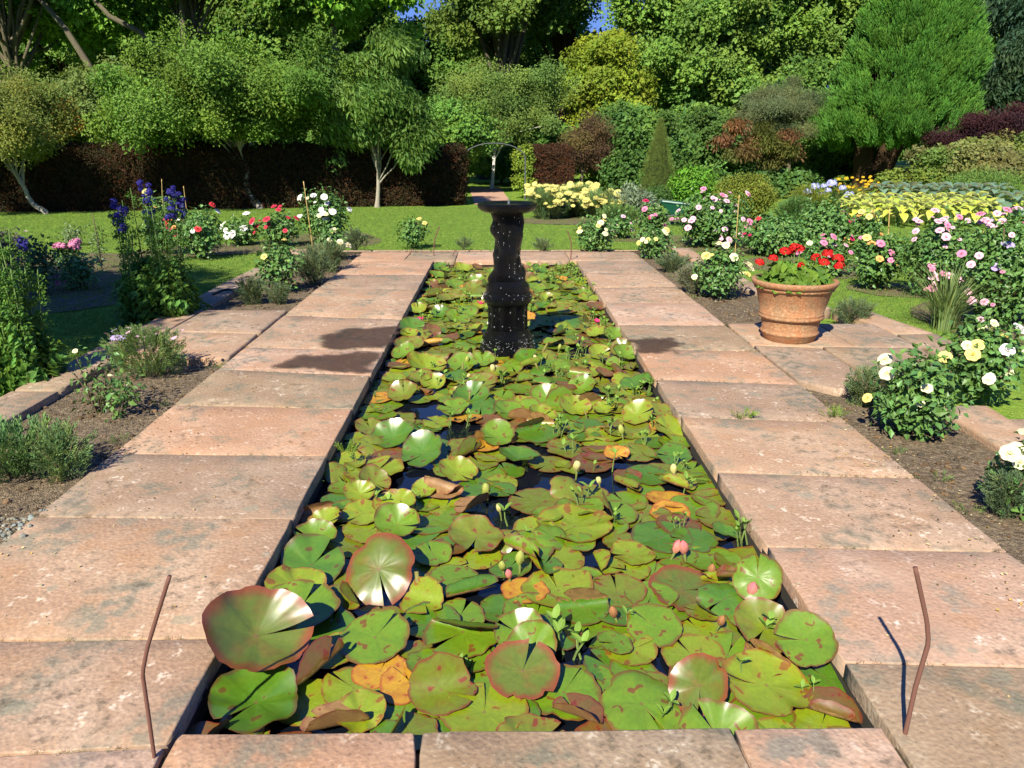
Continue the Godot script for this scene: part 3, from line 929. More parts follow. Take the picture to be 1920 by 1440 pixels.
# ---------------------------------------------------------------- what grows between the pads
func shoot_mesh(sd: int, n: int) -> ArrayMesh:
	var b := B.new()
	var r := RandomNumberGenerator.new()
	r.seed = sd
	for s in n:
		var lean := Vector3(r.randf_range(-0.35, 0.35), 1.0, r.randf_range(-0.35, 0.35)).normalized()
		var foot := Vector3(r.randf_range(-0.03, 0.03), 0, r.randf_range(-0.03, 0.03)) * (1.0 if n > 1 else 0.0)
		var hgt := r.randf_range(0.05, 0.10)
		var top := foot + lean * hgt
		b.tube([foot, foot.lerp(top, 0.5) + Vector3(0.004, 0, 0), top], [0.0035, 0.003, 0.0025], 5, Color(0.20, 0.30, 0.08))
		for k in 3:
			var an := TAU * k / 3.0 + r.randf() * 1.5
			var out := Vector3(cos(an), r.randf_range(0.7, 1.8), sin(an)).normalized()
			var side := out.cross(Vector3.UP).normalized()
			var nrm := side.cross(out)
			var ln := r.randf_range(0.035, 0.055)
			var w := ln * 0.21
			var col := Color(0.21, 0.35, 0.06) * r.randf_range(0.8, 1.15)
			var ids := []
			for q in [[0.0, 0.15], [0.3, 0.9], [0.6, 0.9], [0.85, 0.45], [1.0, 0.05]]:
				var mid: Vector3 = top + out * ln * q[0] - Vector3(0, 0.25 * ln * q[0] * q[0], 0)
				ids.append([b.p(mid - side * w * q[1] + nrm * 0.22 * w * q[1], col), b.p(mid, col), b.p(mid + side * w * q[1] + nrm * 0.22 * w * q[1], col)])
			for i in 4:
				b.quad(ids[i][0], ids[i][1], ids[i + 1][1], ids[i + 1][0])
				b.quad(ids[i][1], ids[i][2], ids[i + 1][2], ids[i + 1][1])
	return b.flat(M.leaf)

func bud_mesh(open: float, outer: Color, inner: Color) -> Array:       # [stalk, sepals, petals]
	var st := B.new()
	st.tube([Vector3(0, -0.05, 0), Vector3(0.004, -0.01, 0.002), Vector3(0, 0.025, 0)], [0.005, 0.005, 0.006], 6, Color(0.16, 0.2, 0.05))
	var res := [st.smooth(M.petal)]
	for layer in 2:
		var b := B.new()
		var n := 4 if layer == 0 else 7
		for k in n:
			var an := TAU * k / n + layer * 0.4
			var out := Vector3(cos(an), 0, sin(an))
			var side := Vector3(-sin(an), 0, cos(an))
			var ids := []
			for q in [[0.0, 0.006, 0.5], [0.3, 0.016, 1.0], [0.6, 0.017 + 0.020 * open, 0.85], [0.85, 0.011 + 0.034 * open, 0.45], [1.0, 0.002 + 0.042 * open, 0.05]]:
				var mid: Vector3 = Vector3(0, 0.02 + 0.055 * q[0] * (1.0 - 0.35 * open), 0) + out * (q[1] - layer * 0.002 * (1.0 - open))
				var w: float = 0.013 * q[2]
				var col := outer.lerp(inner, q[0] * 0.7) if layer == 0 else inner
				ids.append([b.p(mid - side * w - out * 0.004 * q[2], col), b.p(mid, col), b.p(mid + side * w - out * 0.004 * q[2], col)])
			for i in 4:
				b.quad(ids[i][1], ids[i][0], ids[i + 1][0], ids[i + 1][1])
				b.quad(ids[i][2], ids[i][1], ids[i + 1][1], ids[i + 1][2])
		res.append(b.smooth(M.petal))
	return res

func build_water_plants() -> void:
	var shoots := []
	for k in 9:
		shoots.append(shoot_mesh(300 + k, [1, 1, 2, 3, 4, 1, 2, 5, 6][k]))
	var named := [[1062, 1215, 7, 2.0, "dense tuft of pale green shoots among the near lily pads"], [1172, 1160, 0, 1.3, "single pale shoot rising beside a yellow green lily pad"], [1452, 1200, 4, 1.7, "leafy shoots in front of the olive lily pad by the coping"], [1395, 1010, 8, 1.6, "tall green shoots crowding the east coping edge"], [1275, 985, 3, 1.2, "tuft of shoots in an orange edged gap between pads"], [1390, 1270, 1, 1.3, "lone shoot rising through the broad torn lily pad"], [1250, 1350, 4, 1.3, "low shoots poking up against the near coping"], [1510, 1290, 2, 1.1, "shoots beside the glossy pad in the near east corner"], [985, 1000, 0, 1.2, "small shoot beside the open water in mid pool"], [715, 945, 3, 1.3, "shoots behind the yellow curled pad"], [768, 940, 2, 1.4, "pair of shoots in front of a tan scrolled pad"], [870, 1250, 4, 0.9, "low tuft of shoots between near green pads"], [590, 905, 2, 1.3, "shoots leaning on the west coping edge"]]
	for s in named:
		single("bogbean_shoot", shoots[s[2]], s[4], "water plant", Transform3D(Basis(Vector3.UP, rnd(0, TAU)).scaled(Vector3.ONE * s[3] * 0.72), on(s[0], s[1] + 14, WATER)), "")
	for k in 175:
		var z := -lerpf(3.2, 10.9, pow(rng.randf(), 0.8))
		var x := rnd(PX0 + 0.06, PX1 - 0.06)
		if rng.randf() < 0.25: x = PX1 - rnd(0.03, 0.14)
		if k > 140: z = rnd(-10.95, -9.6)
		if Vector2(x - 0.09, z + 6.45).length() < 0.32: continue
		single("bogbean_shoot", shoots[rng.randi() % 9], "pale green three leaved shoots standing between floating lily pads", "water plant", Transform3D(Basis(Vector3.UP, rnd(0, TAU)).scaled(Vector3.ONE * rnd(0.8, 1.35)), Vector3(x, WATER + 0.002, z)), "shoots between the lily pads")
	var green := Color(0.30, 0.36, 0.06)
	var cream := Color(0.62, 0.58, 0.26)
	var kinds := {
		"green": bud_mesh(0.0, green, Color(0.42, 0.44, 0.12)), "cream": bud_mesh(0.10, Color(0.5, 0.46, 0.14), cream), "pink": bud_mesh(0.0, Color(0.50, 0.28, 0.14), Color(0.72, 0.16, 0.22)),
		"open": bud_mesh(0.75, Color(0.75, 0.10, 0.20), Color(0.80, 0.04, 0.20)), "brown": bud_mesh(0.0, Color(0.30, 0.14, 0.06), Color(0.4, 0.2, 0.08)),
	}
	var buds := [
		[912, 935, "green", 1.35, "plump green lily bud standing over open water in mid pool"], [938, 965, "cream", 0.8, "half closed pale lily bud on a leaning stalk beside plump bud"],
		[943, 1075, "green", 0.9, "pointed green lily bud, one of two above a red bud"], [973, 1068, "green", 1.1, "taller pointed green lily bud beside its twin"], [957, 1090, "pink", 0.8, "small pink lily bud between two green buds"],
		[1262, 1045, "pink", 1.1, "pink striped lily bud leaning from its twin"], [1284, 1047, "pink", 1.15, "pink striped lily bud upright beside its twin"], [1080, 890, "cream", 1.15, "cream lily bud standing in a gap of open water"],
		[925, 703, "cream", 1.2, "cream lily bud in front of the fountain"], [876, 685, "green", 1.1, "thin green lily bud before the fountain base"], [877, 715, "cream", 0.9, "small cream lily bud near the fountain"], [1005, 680, "cream", 0.9, "pale lily bud beside the cut stalks"],
		[1047, 660, "green", 1.0, "green lily bud by the blue water patch"], [1168, 820, "green", 1.1, "green lily bud near east coping among upright pads"], [1265, 895, "cream", 1.0, "cream lily bud lying open by the east coping"], [1125, 912, "cream", 0.8, "small cream lily bud on a green pad"],
		[788, 608, "open", 1.2, "open crimson water lily near the west edge"], [901, 578, "open", 1.3, "open crimson water lily beside the fountain shaft"], [1117, 608, "open", 0.9, "dull pink water lily in the shade by the east edge"], [1085, 1205, "brown", 0.8, "brown spent lily bud among shoots"],
		[1402, 1130, "pink", 1.2, "pink lily bud under the upright glossy pad"], [1330, 1085, "brown", 0.9, "small brown lily bud below olive pad"], [1155, 1165, "brown", 0.9, "amber lily bud beside a lone shoot"], [1346, 1178, "brown", 0.8, "thin red lily bud in the dark gap near east pads"],
	]
	for s in buds:
		var o := thing("lily_flower" if s[2] == "open" else "lily_bud", s[4], "water lily", on(s[0], s[1], WATER + 0.03))
		o.rotation = Vector3(rnd(-0.25, 0.25), rnd(0, TAU), rnd(-0.3, 0.3))
		o.scale = Vector3.ONE * s[3]
		part("stalk", kinds[s[2]][0], o)
		part("sepals", kinds[s[2]][1], o)
		part("petals", kinds[s[2]][2], o)
	# cut flower stalks
	var cut := B.new()
	cut.tube([Vector3(0, -0.03, 0), Vector3(0.005, 0.03, 0), Vector3(0.012, 0.085, 0.004)], [0.009, 0.008, 0.007], 8, Color(0.26, 0.24, 0.07))
	var cm := cut.smooth(M.leaf)
	for s in [[1015, 665, 1.3], [1012, 698, 1.1], [868, 700, 1.0], [541, 1205, 1.5], [788, 1120, 1.2], [660, 850, 1.0], [1165, 690, 1.0], [1100, 785, 0.8], [880, 755, 1.0]]:
		single("cut_stalk", cm, "short cut lily stalk sticking out of the water", "stalk", Transform3D(Basis.from_euler(Vector3(rnd(-0.3, 0.3), rnd(0, 6), rnd(-0.5, 0.3))).scaled(Vector3.ONE * s[2]), on(s[0], s[1], WATER + 0.02)), "cut lily stalks")

# ---------------------------------------------------------------- fountain, pot, rods
func hgt(py: float, dist: float) -> float:
	return at(953, py, dist).y

func build_fountain() -> void:
	var dz := 6.45
	var q := 0.00452
	var root := thing("fountain", "black wet stone birdbath fountain on a twisted pillar in the pool", "fountain", Vector3(at(952, 600, dz).x, WATER, -dz))
	var prof := func(rows: Array) -> Array:
		var out := []
		for r in rows:
			out.append(Vector2(r[0] * q, hgt(r[1], dz) - WATER))
		return out
	# plinth: flared foot
	var b := B.new()
	b.lathe(prof.call([[50, 672], [51, 664], [52, 655], [50, 647], [46, 641], [44, 637], [47, 632], [44, 626], [40, 620], [37, 614]]), 48, Color.WHITE, func(an, y, r): return 1.0 + 0.045 * cos(an * 4.0) + 0.012 * noise.get_noise_2d(an * 60.0, y * 300.0))
	part("foot", b.smooth(M.black_stone), root)
	b = B.new()
	b.lathe(prof.call([[36, 616], [36, 608], [35.5, 595], [35.5, 584], [36, 575], [38, 568]]), 96, Color.WHITE, func(an, y, r): return 1.0 + 0.045 * signf(cos(an * 10.0)) * pow(absf(cos(an * 10.0)), 0.4) + 0.01 * noise.get_noise_2d(an * 60.0, y * 300.0))
	part("fluted_drum", b.smooth(M.black_stone), root)
	b = B.new()
	b.lathe(prof.call([[36, 570], [42, 566], [46, 561], [46.5, 555], [44, 549], [40, 545], [41, 540], [40, 534], [36, 529], [32, 524]]), 56, Color.WHITE, func(an, y, r): return 1.0 + 0.02 * noise.get_noise_2d(an * 60.0, y * 260.0))
	part("collar", b.smooth(M.black_stone), root)
	b = B.new()
	var rows := []
	for k in 33:
		var t := k / 32.0
		rows.append([lerpf(28.5, 24.5, t) + 1.2 * sin(t * 19.0), lerpf(528, 398, t)])
	b.lathe(prof.call(rows), 64, Color.WHITE, func(an, y, r): return 1.0 + 0.34 * pow(0.5 + 0.5 * cos(an * 2.0 + y * 11.0), 1.4) - 0.14 + 0.07 * cos(an * 3.0 - y * 34.0) + 0.09 * noise.get_noise_2d(an * 50.0, y * 220.0))
	part("twisted_shaft", b.smooth(M.black_stone), root)
	b = B.new()
	b.lathe(prof.call([[24, 404], [30, 400], [40, 397.5], [48, 394], [52.5, 389.5], [54, 384.5], [53, 380.5], [49.5, 379.5], [44, 381.5], [28, 384], [2, 385]]), 72, Color.WHITE, func(an, y, r): return 1.0 + (0.035 * noise.get_noise_2d(cos(an) * 60.0, sin(an) * 60.0) + 0.012 * sin(an * 11.0)) * clampf(r * 4.0, 0, 1))
	part("bowl", b.smooth(M.black_stone), root)
	b = B.new()
	var top := hgt(381, dz) - WATER
	for k in 40:
		var an := TAU * k / 40.0
		b.p(Vector3(cos(an) * 0.20, top - 0.008, sin(an) * 0.20))
	var mid := b.p(Vector3(0, top - 0.008, 0))
	for k in 40: b.tri(mid, k, (k + 1) % 40)
	part("bowl_water", b.smooth(M.water), root)
	b = B.new()
	b.tube([Vector3(0.01, top - 0.02, 0), Vector3(0.01, top + 0.03, 0)], [0.011, 0.009], 8)
	part("jet_nozzle", b.smooth(M.iron), root)
	# pale beads: falling water drops, plus painted glints for the sparkle of wet stone
	var bead := B.new()
	bead.blob(Vector3.ZERO, Vector3(1, 1.6, 1), 4, 6)
	var xf := []
	var cols := []
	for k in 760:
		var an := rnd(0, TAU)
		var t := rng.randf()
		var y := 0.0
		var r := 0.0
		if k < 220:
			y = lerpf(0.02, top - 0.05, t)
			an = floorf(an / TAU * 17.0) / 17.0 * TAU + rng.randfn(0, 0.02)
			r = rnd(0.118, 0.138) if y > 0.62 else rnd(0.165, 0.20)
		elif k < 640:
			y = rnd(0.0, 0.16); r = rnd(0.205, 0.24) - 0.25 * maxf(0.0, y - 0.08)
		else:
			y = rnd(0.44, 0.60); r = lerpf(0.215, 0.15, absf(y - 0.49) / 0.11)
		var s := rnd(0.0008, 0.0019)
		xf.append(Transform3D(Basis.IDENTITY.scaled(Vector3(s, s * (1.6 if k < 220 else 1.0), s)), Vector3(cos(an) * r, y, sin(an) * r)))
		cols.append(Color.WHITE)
	many("drops_and_glints", bead.smooth(M.drop_glint), root, xf, cols)

func build_pot() -> void:
	var dz := 6.05
	var c := on(1478, 637, 0.0)
	dz = -c.z
	var root := thing("terracotta_pot", "large weathered terracotta pot with moulded bands on the paving", "plant pot", c)
	var b := B.new()
	var prof := [Vector2(0.0, 0.004), Vector2(0.195, 0.004), Vector2(0.207, 0.02), Vector2(0.222, 0.055), Vector2(0.236, 0.075), Vector2(0.240, 0.085), Vector2(0.230, 0.094), Vector2(0.226, 0.10), Vector2(0.238, 0.18), Vector2(0.243, 0.198), Vector2(0.262, 0.203), Vector2(0.268, 0.214), Vector2(0.267, 0.226), Vector2(0.258, 0.235), Vector2(0.262, 0.24), Vector2(0.262, 0.248), Vector2(0.256, 0.252), Vector2(0.278, 0.34), Vector2(0.302, 0.435), Vector2(0.307, 0.442), Vector2(0.318, 0.445), Vector2(0.322, 0.462), Vector2(0.316, 0.468), Vector2(0.330, 0.472), Vector2(0.341, 0.49), Vector2(0.346, 0.510), Vector2(0.340, 0.521), Vector2(0.318, 0.522), Vector2(0.304, 0.515), Vector2(0.298, 0.46)]
	b.lathe(prof, 72, Color.WHITE, func(an, y, r): return 1.0 + 0.012 * noise.get_noise_2d(cos(an) * 40.0 + y * 90.0, sin(an) * 40.0))
	part("body", b.smooth(M.clay), root)
	b = B.new()
	b.lathe([Vector2(0.0, 0.47), Vector2(0.15, 0.475), Vector2(0.301, 0.465)], 40, Color.WHITE, func(an, y, r): return 1.0 + 0.0)
	part("compost", b.smooth(M.soil), root)
	# geraniums
	var g := thing("geranium", "red flowering geraniums filling the terracotta pot", "geranium", c + Vector3(0, 0.47, 0))
	var xf := []
	var cols := []
	for k in 330:
		var d := dirv(); d.y = absf(d.y)
		var r := pow(rng.randf(), 0.4)
		var p := Vector3(d.x * 0.325, d.y * 0.20, d.z * 0.325) * r
		var up := (Vector3(d.x * 0.7, 0.6, d.z * 0.7 + 0.25) + dirv() * 0.5).normalized()
		xf.append(Transform3D(facing(up, rnd(0, TAU)).scaled(Vector3.ONE * rnd(0.030, 0.052)), p))
		cols.append(shade(Color(0.11, 0.21, 0.025), 0.3))
	many("foliage", S.round_leaf, g, xf, cols)
	var st := B.new()
	var spots := [[1424, 493], [1449, 486], [1472, 474], [1490, 466], [1500, 468], [1530, 484], [1545, 495], [1552, 478], [1571, 487], [1574, 500], [1502, 498], [1484, 472]]
	for i in spots.size():
		var dd: float = dz + [0.05, 0.0, 0.12, 0.16, 0.1, 0.0, -0.12, 0.1, 0.05, -0.06, -0.2, 0.2][i]
		var q := at(spots[i][0], spots[i][1], dd)
		var w := q - g.position
		st.tube([Vector3(w.x * 0.45, 0.0, w.z * 0.45), Vector3(w.x * 0.8, w.y * 0.6, w.z * 0.8), w], [0.005, 0.004, 0.0035], 5)
		part("bloom", S.umbel, g, Transform3D(Basis.from_euler(Vector3(rnd(-0.3, 0.3), rnd(0, 6), rnd(-0.3, 0.3))).scaled(Vector3.ONE * rnd(0.040, 0.052) * (0.7 if i == 10 else 1.0)), w), M.red_petal)
	part("stalks", st.smooth(M.green_stem), g)

func build_rods() -> void:
	var rods := [
		[[[288, 1412], [279, 1345], [267, 1262], [276, 1215], [318, 1080]], 1.727, "bent rusty iron rod standing at the pool's near west corner", 0.0055],
		[[[1695, 1386], [1716, 1290], [1741, 1205], [1738, 1165], [1716, 1064]], 1.78, "bent rusty iron rod standing at the pool's near east corner", 0.0065],
		[[[813, 470], [815, 448], [824, 425]], 11.6, "thin bent rod at the pool's far west corner", 0.008],
		[[[1070, 488], [1071, 455], [1064, 432]], 11.1, "thin bent rod at the pool's far east corner", 0.008],
	]
	for r in rods:
		var pts := []
		for q in r[0]: pts.append(at(q[0], q[1], r[1]))
		pts[0].y = -0.004
		var base: Vector3 = pts[0]
		var cv := Curve3D.new()
		for i in pts.size():
			var d: Vector3 = (pts[mini(i + 1, pts.size() - 1)] - pts[maxi(i - 1, 0)]) * 0.16
			cv.add_point(pts[i] - base, -d, d)
		var line := []
		var rad := []
		for i in 25:
			line.append(cv.sample_baked(cv.get_baked_length() * i / 24.0))
			rad.append(r[3])
		var b := B.new()
		b.tube(line, rad, 8)
		single("iron_rod", b.smooth(M.rust), r[2], "rod", Transform3D(Basis.IDENTITY, base))
	for s in [[768, 478, 773, 466], [848, 480, 853, 468]]:
		var p0 := on(s[0], s[1], 0.0)
		var p1 := at(s[2], s[3], -p0.z)
		var b2 := B.new()
		b2.tube([Vector3(0, -0.01, 0), p1 - p0], [0.008, 0.007], 8)
		single("iron_peg", b2.smooth(M.rust), "short rusty peg in the far paving joint", "peg", Transform3D(Basis.IDENTITY, p0), "pegs at the far end")

# ---------------------------------------------------------------- leaves, sprays, blooms
const GAIN := 1.4           # leaves: base colours are given for the deep tone and lifted to the measured one

func facing(up: Vector3, spin: float) -> Basis:
	var x := up.cross(Vector3.FORWARD if absf(up.z) < 0.9 else Vector3.RIGHT).normalized()
	var z := x.cross(up).normalized()
	return Basis(x, up, z) * Basis(Vector3.UP, spin)

func shade(c: Color, v: float) -> Color:
	var k := 1.0 + rng.randf_range(-v, v)
	var warm := rng.randf_range(-v, v) * 0.45
	return Color(c.r * k * (1.0 + warm), c.g * k, c.b * k * (1.0 - warm))

# one folded leaf from p along d; n is the way its face looks
func leaf(b: B, p: Vector3, d: Vector3, n: Vector3, ln: float, w: float, col: Color, curl := 0.15) -> void:
	var side := d.cross(n).normalized()
	var up := side.cross(d).normalized()
	var a := b.p(p, col)
	var m := p + d * ln * 0.45 - up * curl * ln * 0.15
	var l := b.p(m - side * w * 0.5 + up * w * 0.16, col)
	var r := b.p(m + side * w * 0.5 + up * w * 0.16, col)
	var c := b.p(m, col)
	var t := b.p(p + d * ln - up * curl * ln, col)
	b.tri(a, l, c); b.tri(l, t, c); b.tri(a, c, r); b.tri(c, t, r)

func leaf2(b: B, p: Vector3, d: Vector3, n: Vector3, ln: float, w: float, col: Color, curl := 0.15) -> void:   # the same with two faces, for far trees
	var side := d.cross(n).normalized()
	var up := side.cross(d).normalized()
	var m := p + d * ln * 0.45
	var a := b.p(p, col)
	var l := b.p(m - side * w * 0.5 + up * w * 0.15, col)
	var r := b.p(m + side * w * 0.5 + up * w * 0.15, col)
	var t := b.p(p + d * ln - up * curl * ln, col)
	b.tri(a, l, t); b.tri(a, t, r)

# leaves in a unit ball
func spray(n: int, ln: float, w: float, sd: int, how: String, m: Material, fine := false) -> ArrayMesh:
	var r := RandomNumberGenerator.new()
	r.seed = sd
	var keep := rng
	rng = r
	var b := B.new()
	for i in n:
		var p := ball() * 0.85
		var d := dirv()
		var up := Vector3.UP
		match how:
			"ball":
				d = (p * 0.9 + dirv() * 0.8 + Vector3(0, 0.1, 0)).normalized()
				up = (Vector3.UP + dirv() * 0.55).normalized()
			"droop":
				d = (Vector3(p.x, -0.9, p.z) + dirv() * 0.45).normalized()
				up = (Vector3(p.x, 0.4, p.z) + dirv() * 0.5).normalized()
			"layer":
				p.y *= 0.35
				d = (Vector3(p.x, -0.25, p.z) * 1.2 + dirv() * 0.6).normalized()
				up = (Vector3.UP + dirv() * 0.35).normalized()
			"plume":
				p = Vector3(p.x * 0.42, r.randf_range(-0.9, 0.7), p.z * 0.42)
				d = (Vector3(p.x * 0.9, 1.0, p.z * 0.9) + dirv() * 0.35).normalized()
				up = (Vector3(p.x, 0.2, p.z) + dirv() * 0.4).normalized()
			"spike":
				p = Vector3(p.x * 0.25, r.randf_range(-1.0, 0.5), p.z * 0.25)
				d = (Vector3(p.x * 2.0, 1.1, p.z * 2.0) + dirv() * 0.3).normalized()
				up = (Vector3(p.x, 0.2, p.z) + dirv() * 0.3).normalized()
		if absf(up.dot(d)) > 0.95: up = up.cross(Vector3(0.3, 0.5, 0.8)).normalized()
		var k := r.randf_range(0.72, 1.25)
		var y := r.randf_range(0.9, 1.15)
		var col := Color(k * y, k, k / y)
		var s := r.randf_range(0.7, 1.25)
		if fine: leaf(b, p, d, up, ln * s, w * s, col)
		else: leaf2(b, p, d, up, ln * s, w * s, col)
	rng = keep
	return b.flat(m)

func rose_mesh(sd: int, double: int) -> ArrayMesh:
	var r := RandomNumberGenerator.new()
	r.seed = sd
	var b := B.new()
	for ring in double:
		var t := float(ring) / maxf(1.0, double - 1)
		var n := [4, 5, 6, 7][mini(ring, 3)] as int
		for k in n:
			var an := TAU * (k + 0.5 * (ring % 2)) / n + r.randf_range(-0.2, 0.2)
			var out := Vector3(cos(an), 0, sin(an))
			var side := Vector3(-sin(an), 0, cos(an))
			var k2 := r.randf_range(0.86, 1.08)
			var rows := []
			for q in [[0.0, 0.0, 0.25], [0.45, 0.55, 1.0], [0.85, lerpf(0.85, 0.62, t), 0.95], [1.0, lerpf(0.78, 0.46, t), 0.35]]:
				var reach := lerpf(0.30, 1.0, t)
				var rad: float = q[0] * reach + 0.04
				var hgt2: float = q[1] * lerpf(0.85, 0.62, t)
				var mid := out * rad + Vector3(0, hgt2, 0)
				var w: float = q[2] * lerpf(0.26, 0.56, t)
				var c := Color(k2, k2, k2)
				rows.append([b.p(mid - side * w + Vector3(0, 0.05 * q[2], 0) - out * w * 0.2, c), b.p(mid, c), b.p(mid + side * w + Vector3(0, 0.05 * q[2], 0) - out * w * 0.2, c)])
			for i in 3:
				b.quad(rows[i][0], rows[i][1], rows[i + 1][1], rows[i + 1][0])
				b.quad(rows[i][1], rows[i][2], rows[i + 1][2], rows[i + 1][1])
	return b.smooth(M.petal)

func tinted(c: Color, rough := 0.6) -> StandardMaterial3D:
	var m := leafy(rough, 0.45, 0.3)
	m.albedo_color = c
	return m

func make_plant_meshes() -> void:
	S.broad = spray(34, 0.34, 0.24, 1, "ball", M.leaf)
	S.broad2 = spray(32, 0.34, 0.23, 2, "layer", M.leaf)
	S.small = spray(46, 0.24, 0.13, 3, "ball", M.leaf)
	S.droop = spray(34, 0.50, 0.17, 4, "droop", M.leaf)
	S.plume = spray(40, 0.52, 0.13, 5, "plume", M.needle)
	S.fine = spray(60, 0.22, 0.06, 6, "ball", M.needle)
	S.dense = spray(40, 0.28, 0.18, 7, "ball", M.leaf)
	S.needle = spray(60, 0.26, 0.05, 8, "ball", M.needle)
	S.rose_leaf = spray(11, 0.46, 0.28, 9, "ball", M.gloss_leaf, true)
	S.herb = spray(26, 0.34, 0.09, 10, "spike", M.dull_leaf)
	S.ragged = spray(9, 0.75, 0.42, 11, "layer", M.leaf, true)
	S.thread = spray(44, 0.55, 0.035, 12, "spike", M.dull_leaf)
	var b := B.new()       # round geranium leaf
	var mid := b.p(Vector3(0, -0.12, 0))
	for k in 10:
		var an := TAU * k / 10.0
		var r := 1.0 if k % 2 == 0 else 0.86
		b.p(Vector3(cos(an) * r, 0.16 * (1 if k % 2 else -1) * 0.5 + 0.08, sin(an) * r))
	for k in 9: b.tri(mid, 1 + k, 2 + k)
	S.round_leaf = b.flat(M.leaf)
	b = B.new()            # umbel of small florets
	var r2 := RandomNumberGenerator.new()
	r2.seed = 77
	var keep := rng
	rng = r2
	for k in 46:
		var d := dirv(); d.y = absf(d.y) * 0.9 - 0.15; d = d.normalized()
		var c := d * rnd(0.78, 1.0)
		var x := d.cross(Vector3(0.2, 1, 0.1)).normalized()
		var y := d.cross(x)
		var k2 := rnd(0.7, 1.15)
		var ids := []
		for q in 5:
			ids.append(b.p(c + (x * cos(TAU * q / 5.0) + y * sin(TAU * q / 5.0)) * 0.27 + d * rnd(-0.05, 0.08), Color(k2, k2, k2)))
		for q in 3: b.tri(ids[0], ids[q + 1], ids[q + 2])
	rng = keep
	S.umbel = b.flat(M.petal)
	b = B.new()            # flat yarrow head
	for k in 40:
		var an := k * 2.399
		var rr := sqrt(k / 40.0)
		var c2 := Vector3(cos(an) * rr, 0.12 * (1.0 - rr * rr) + 0.03 * sin(k * 7.0), sin(an) * rr)
		var k3 := 0.8 + 0.3 * absf(sin(k * 3.3))
		var ids2 := []
		for q in 4: ids2.append(b.p(c2 + Vector3(cos(TAU * q / 4.0 + k) * 0.16, 0.02 * (q % 2), sin(TAU * q / 4.0 + k) * 0.16), Color(k3, k3, k3)))
		b.quad(ids2[0], ids2[1], ids2[2], ids2[3])
	S.yarrow = b.flat(M.petal)
	b = B.new()            # daisy like scabious head
	for k in 11:
		var an2 := TAU * k / 11.0
		leaf(b, Vector3(cos(an2) * 0.15, 0.05, sin(an2) * 0.15), Vector3(cos(an2), 0.12, sin(an2)).normalized(), Vector3.UP, 0.95, 0.5, Color.WHITE * (0.85 + 0.02 * k), 0.1)
	b.blob(Vector3(0, 0.1, 0), Vector3(0.3, 0.16, 0.3), 3, 7, Color(0.8, 0.8, 0.8))
	S.daisy = b.flat(M.petal)
	for k in 3: S["rose%d" % k] = rose_mesh(500 + k, [3, 4, 4][k])
	M.red_petal = tinted(lin(0.62, 0.018, 0.015))
	var pal := {"yellow": [0.80, 0.66, 0.22], "cream": [0.86, 0.80, 0.50], "white": [0.84, 0.83, 0.80], "pink": [0.70, 0.27, 0.42], "pale_pink": [0.80, 0.50, 0.60], "crimson": [0.55, 0.03, 0.12], "red": [0.62, 0.05, 0.06], "peach": [0.80, 0.45, 0.14], "lilac": [0.50, 0.40, 0.68], "blue": [0.035, 0.03, 0.22], "gold": [0.74, 0.48, 0.03], "coral": [0.62, 0.05, 0.09], "sky": [0.45, 0.48, 0.78]}
	for k in pal:
		var c: Array = pal[k]
		M["petal_" + k] = tinted(lin(c[0], c[1], c[2]))

# ---------------------------------------------------------------- small plants
func scale_at(dist: float, y: float) -> float:            # metres per pixel, dist ahead at height y
	return (dist * 0.9548 + (EYE.y - y) * 0.2974) / F

func heap(root: Node3D, mesh: Mesh, n: int, r: Vector3, size: float, col: Color, v: float, hollow := 0.45, low := 0.0, called := "foliage") -> void:
	var xf := []
	var cols := []
	for i in n:
		var d := dirv()
		var f := lerpf(hollow, 1.0, sqrt(rng.randf())) * (0.86 + 0.28 * noise.get_noise_3d(d.x * 55.0 + root.position.x * 31.0, d.y * 55.0, d.z * 55.0 + root.position.z * 17.0) * 1.4)
		var p := Vector3(d.x * r.x * f, r.y + d.y * r.y * f, d.z * r.z * f)
		if p.y < low: p.y = low + rnd(0.0, 0.1) * r.y
		var up := (Vector3(d.x, absf(d.y) + 0.5, d.z) + dirv() * 0.4).normalized()
		xf.append(Transform3D(facing(up, rnd(0, TAU)).scaled(Vector3.ONE * size * rnd(0.7, 1.3)), p))
		cols.append(shade(col * GAIN, v))
	many(called, mesh, root, xf, cols)

func stems(root: Node3D, n: int, r: Vector3, rad: float, m: Material) -> void:
	var b := B.new()
	for k in n:
		var an := TAU * k / n + rnd(-0.4, 0.4)
		var out := Vector3(cos(an) * r.x, 0, sin(an) * r.z)
		var h := r.y * 2.0 * rnd(0.6, 0.9)
		b.tube([out * 0.12 + Vector3(0, -0.02, 0), out * 0.35 + Vector3(0, h * 0.5, 0), out * rnd(0.5, 0.85) + Vector3(0, h, 0)], [rad, rad * 0.8, rad * 0.45], 5)
	part("stems", b.smooth(m), root)

# box: x0, y top, x1, y base in pixels; level: height of the ground it grows from
func shrub(called: String, label: String, category: String, box: Array, level: float, mesh: Mesh, n: int, size: float, col: Color, v := 0.3, group := "", deep := 0.85) -> Node3D:
	var xc: float = (box[0] + box[2]) * 0.5
	var base := on(xc, box[3], level)
	var s := scale_at(-base.z, level + 0.3)
	var h := maxf(0.06, at(xc, box[1], -base.z).y - level)
	var rx: float = (box[2] - box[0]) * 0.5 * s
	base.z -= rx * deep * 0.35
	var root := thing(called, label, category, base, group)
	var r := Vector3(rx, h * 0.5, rx * deep)
	stems(root, 7, r, clampf(h * 0.012, 0.004, 0.02), M.twig)
	heap(root, mesh, n, r, size, col, v)
	root.set_meta("size", 0)
	root.remove_meta("size")
	return root

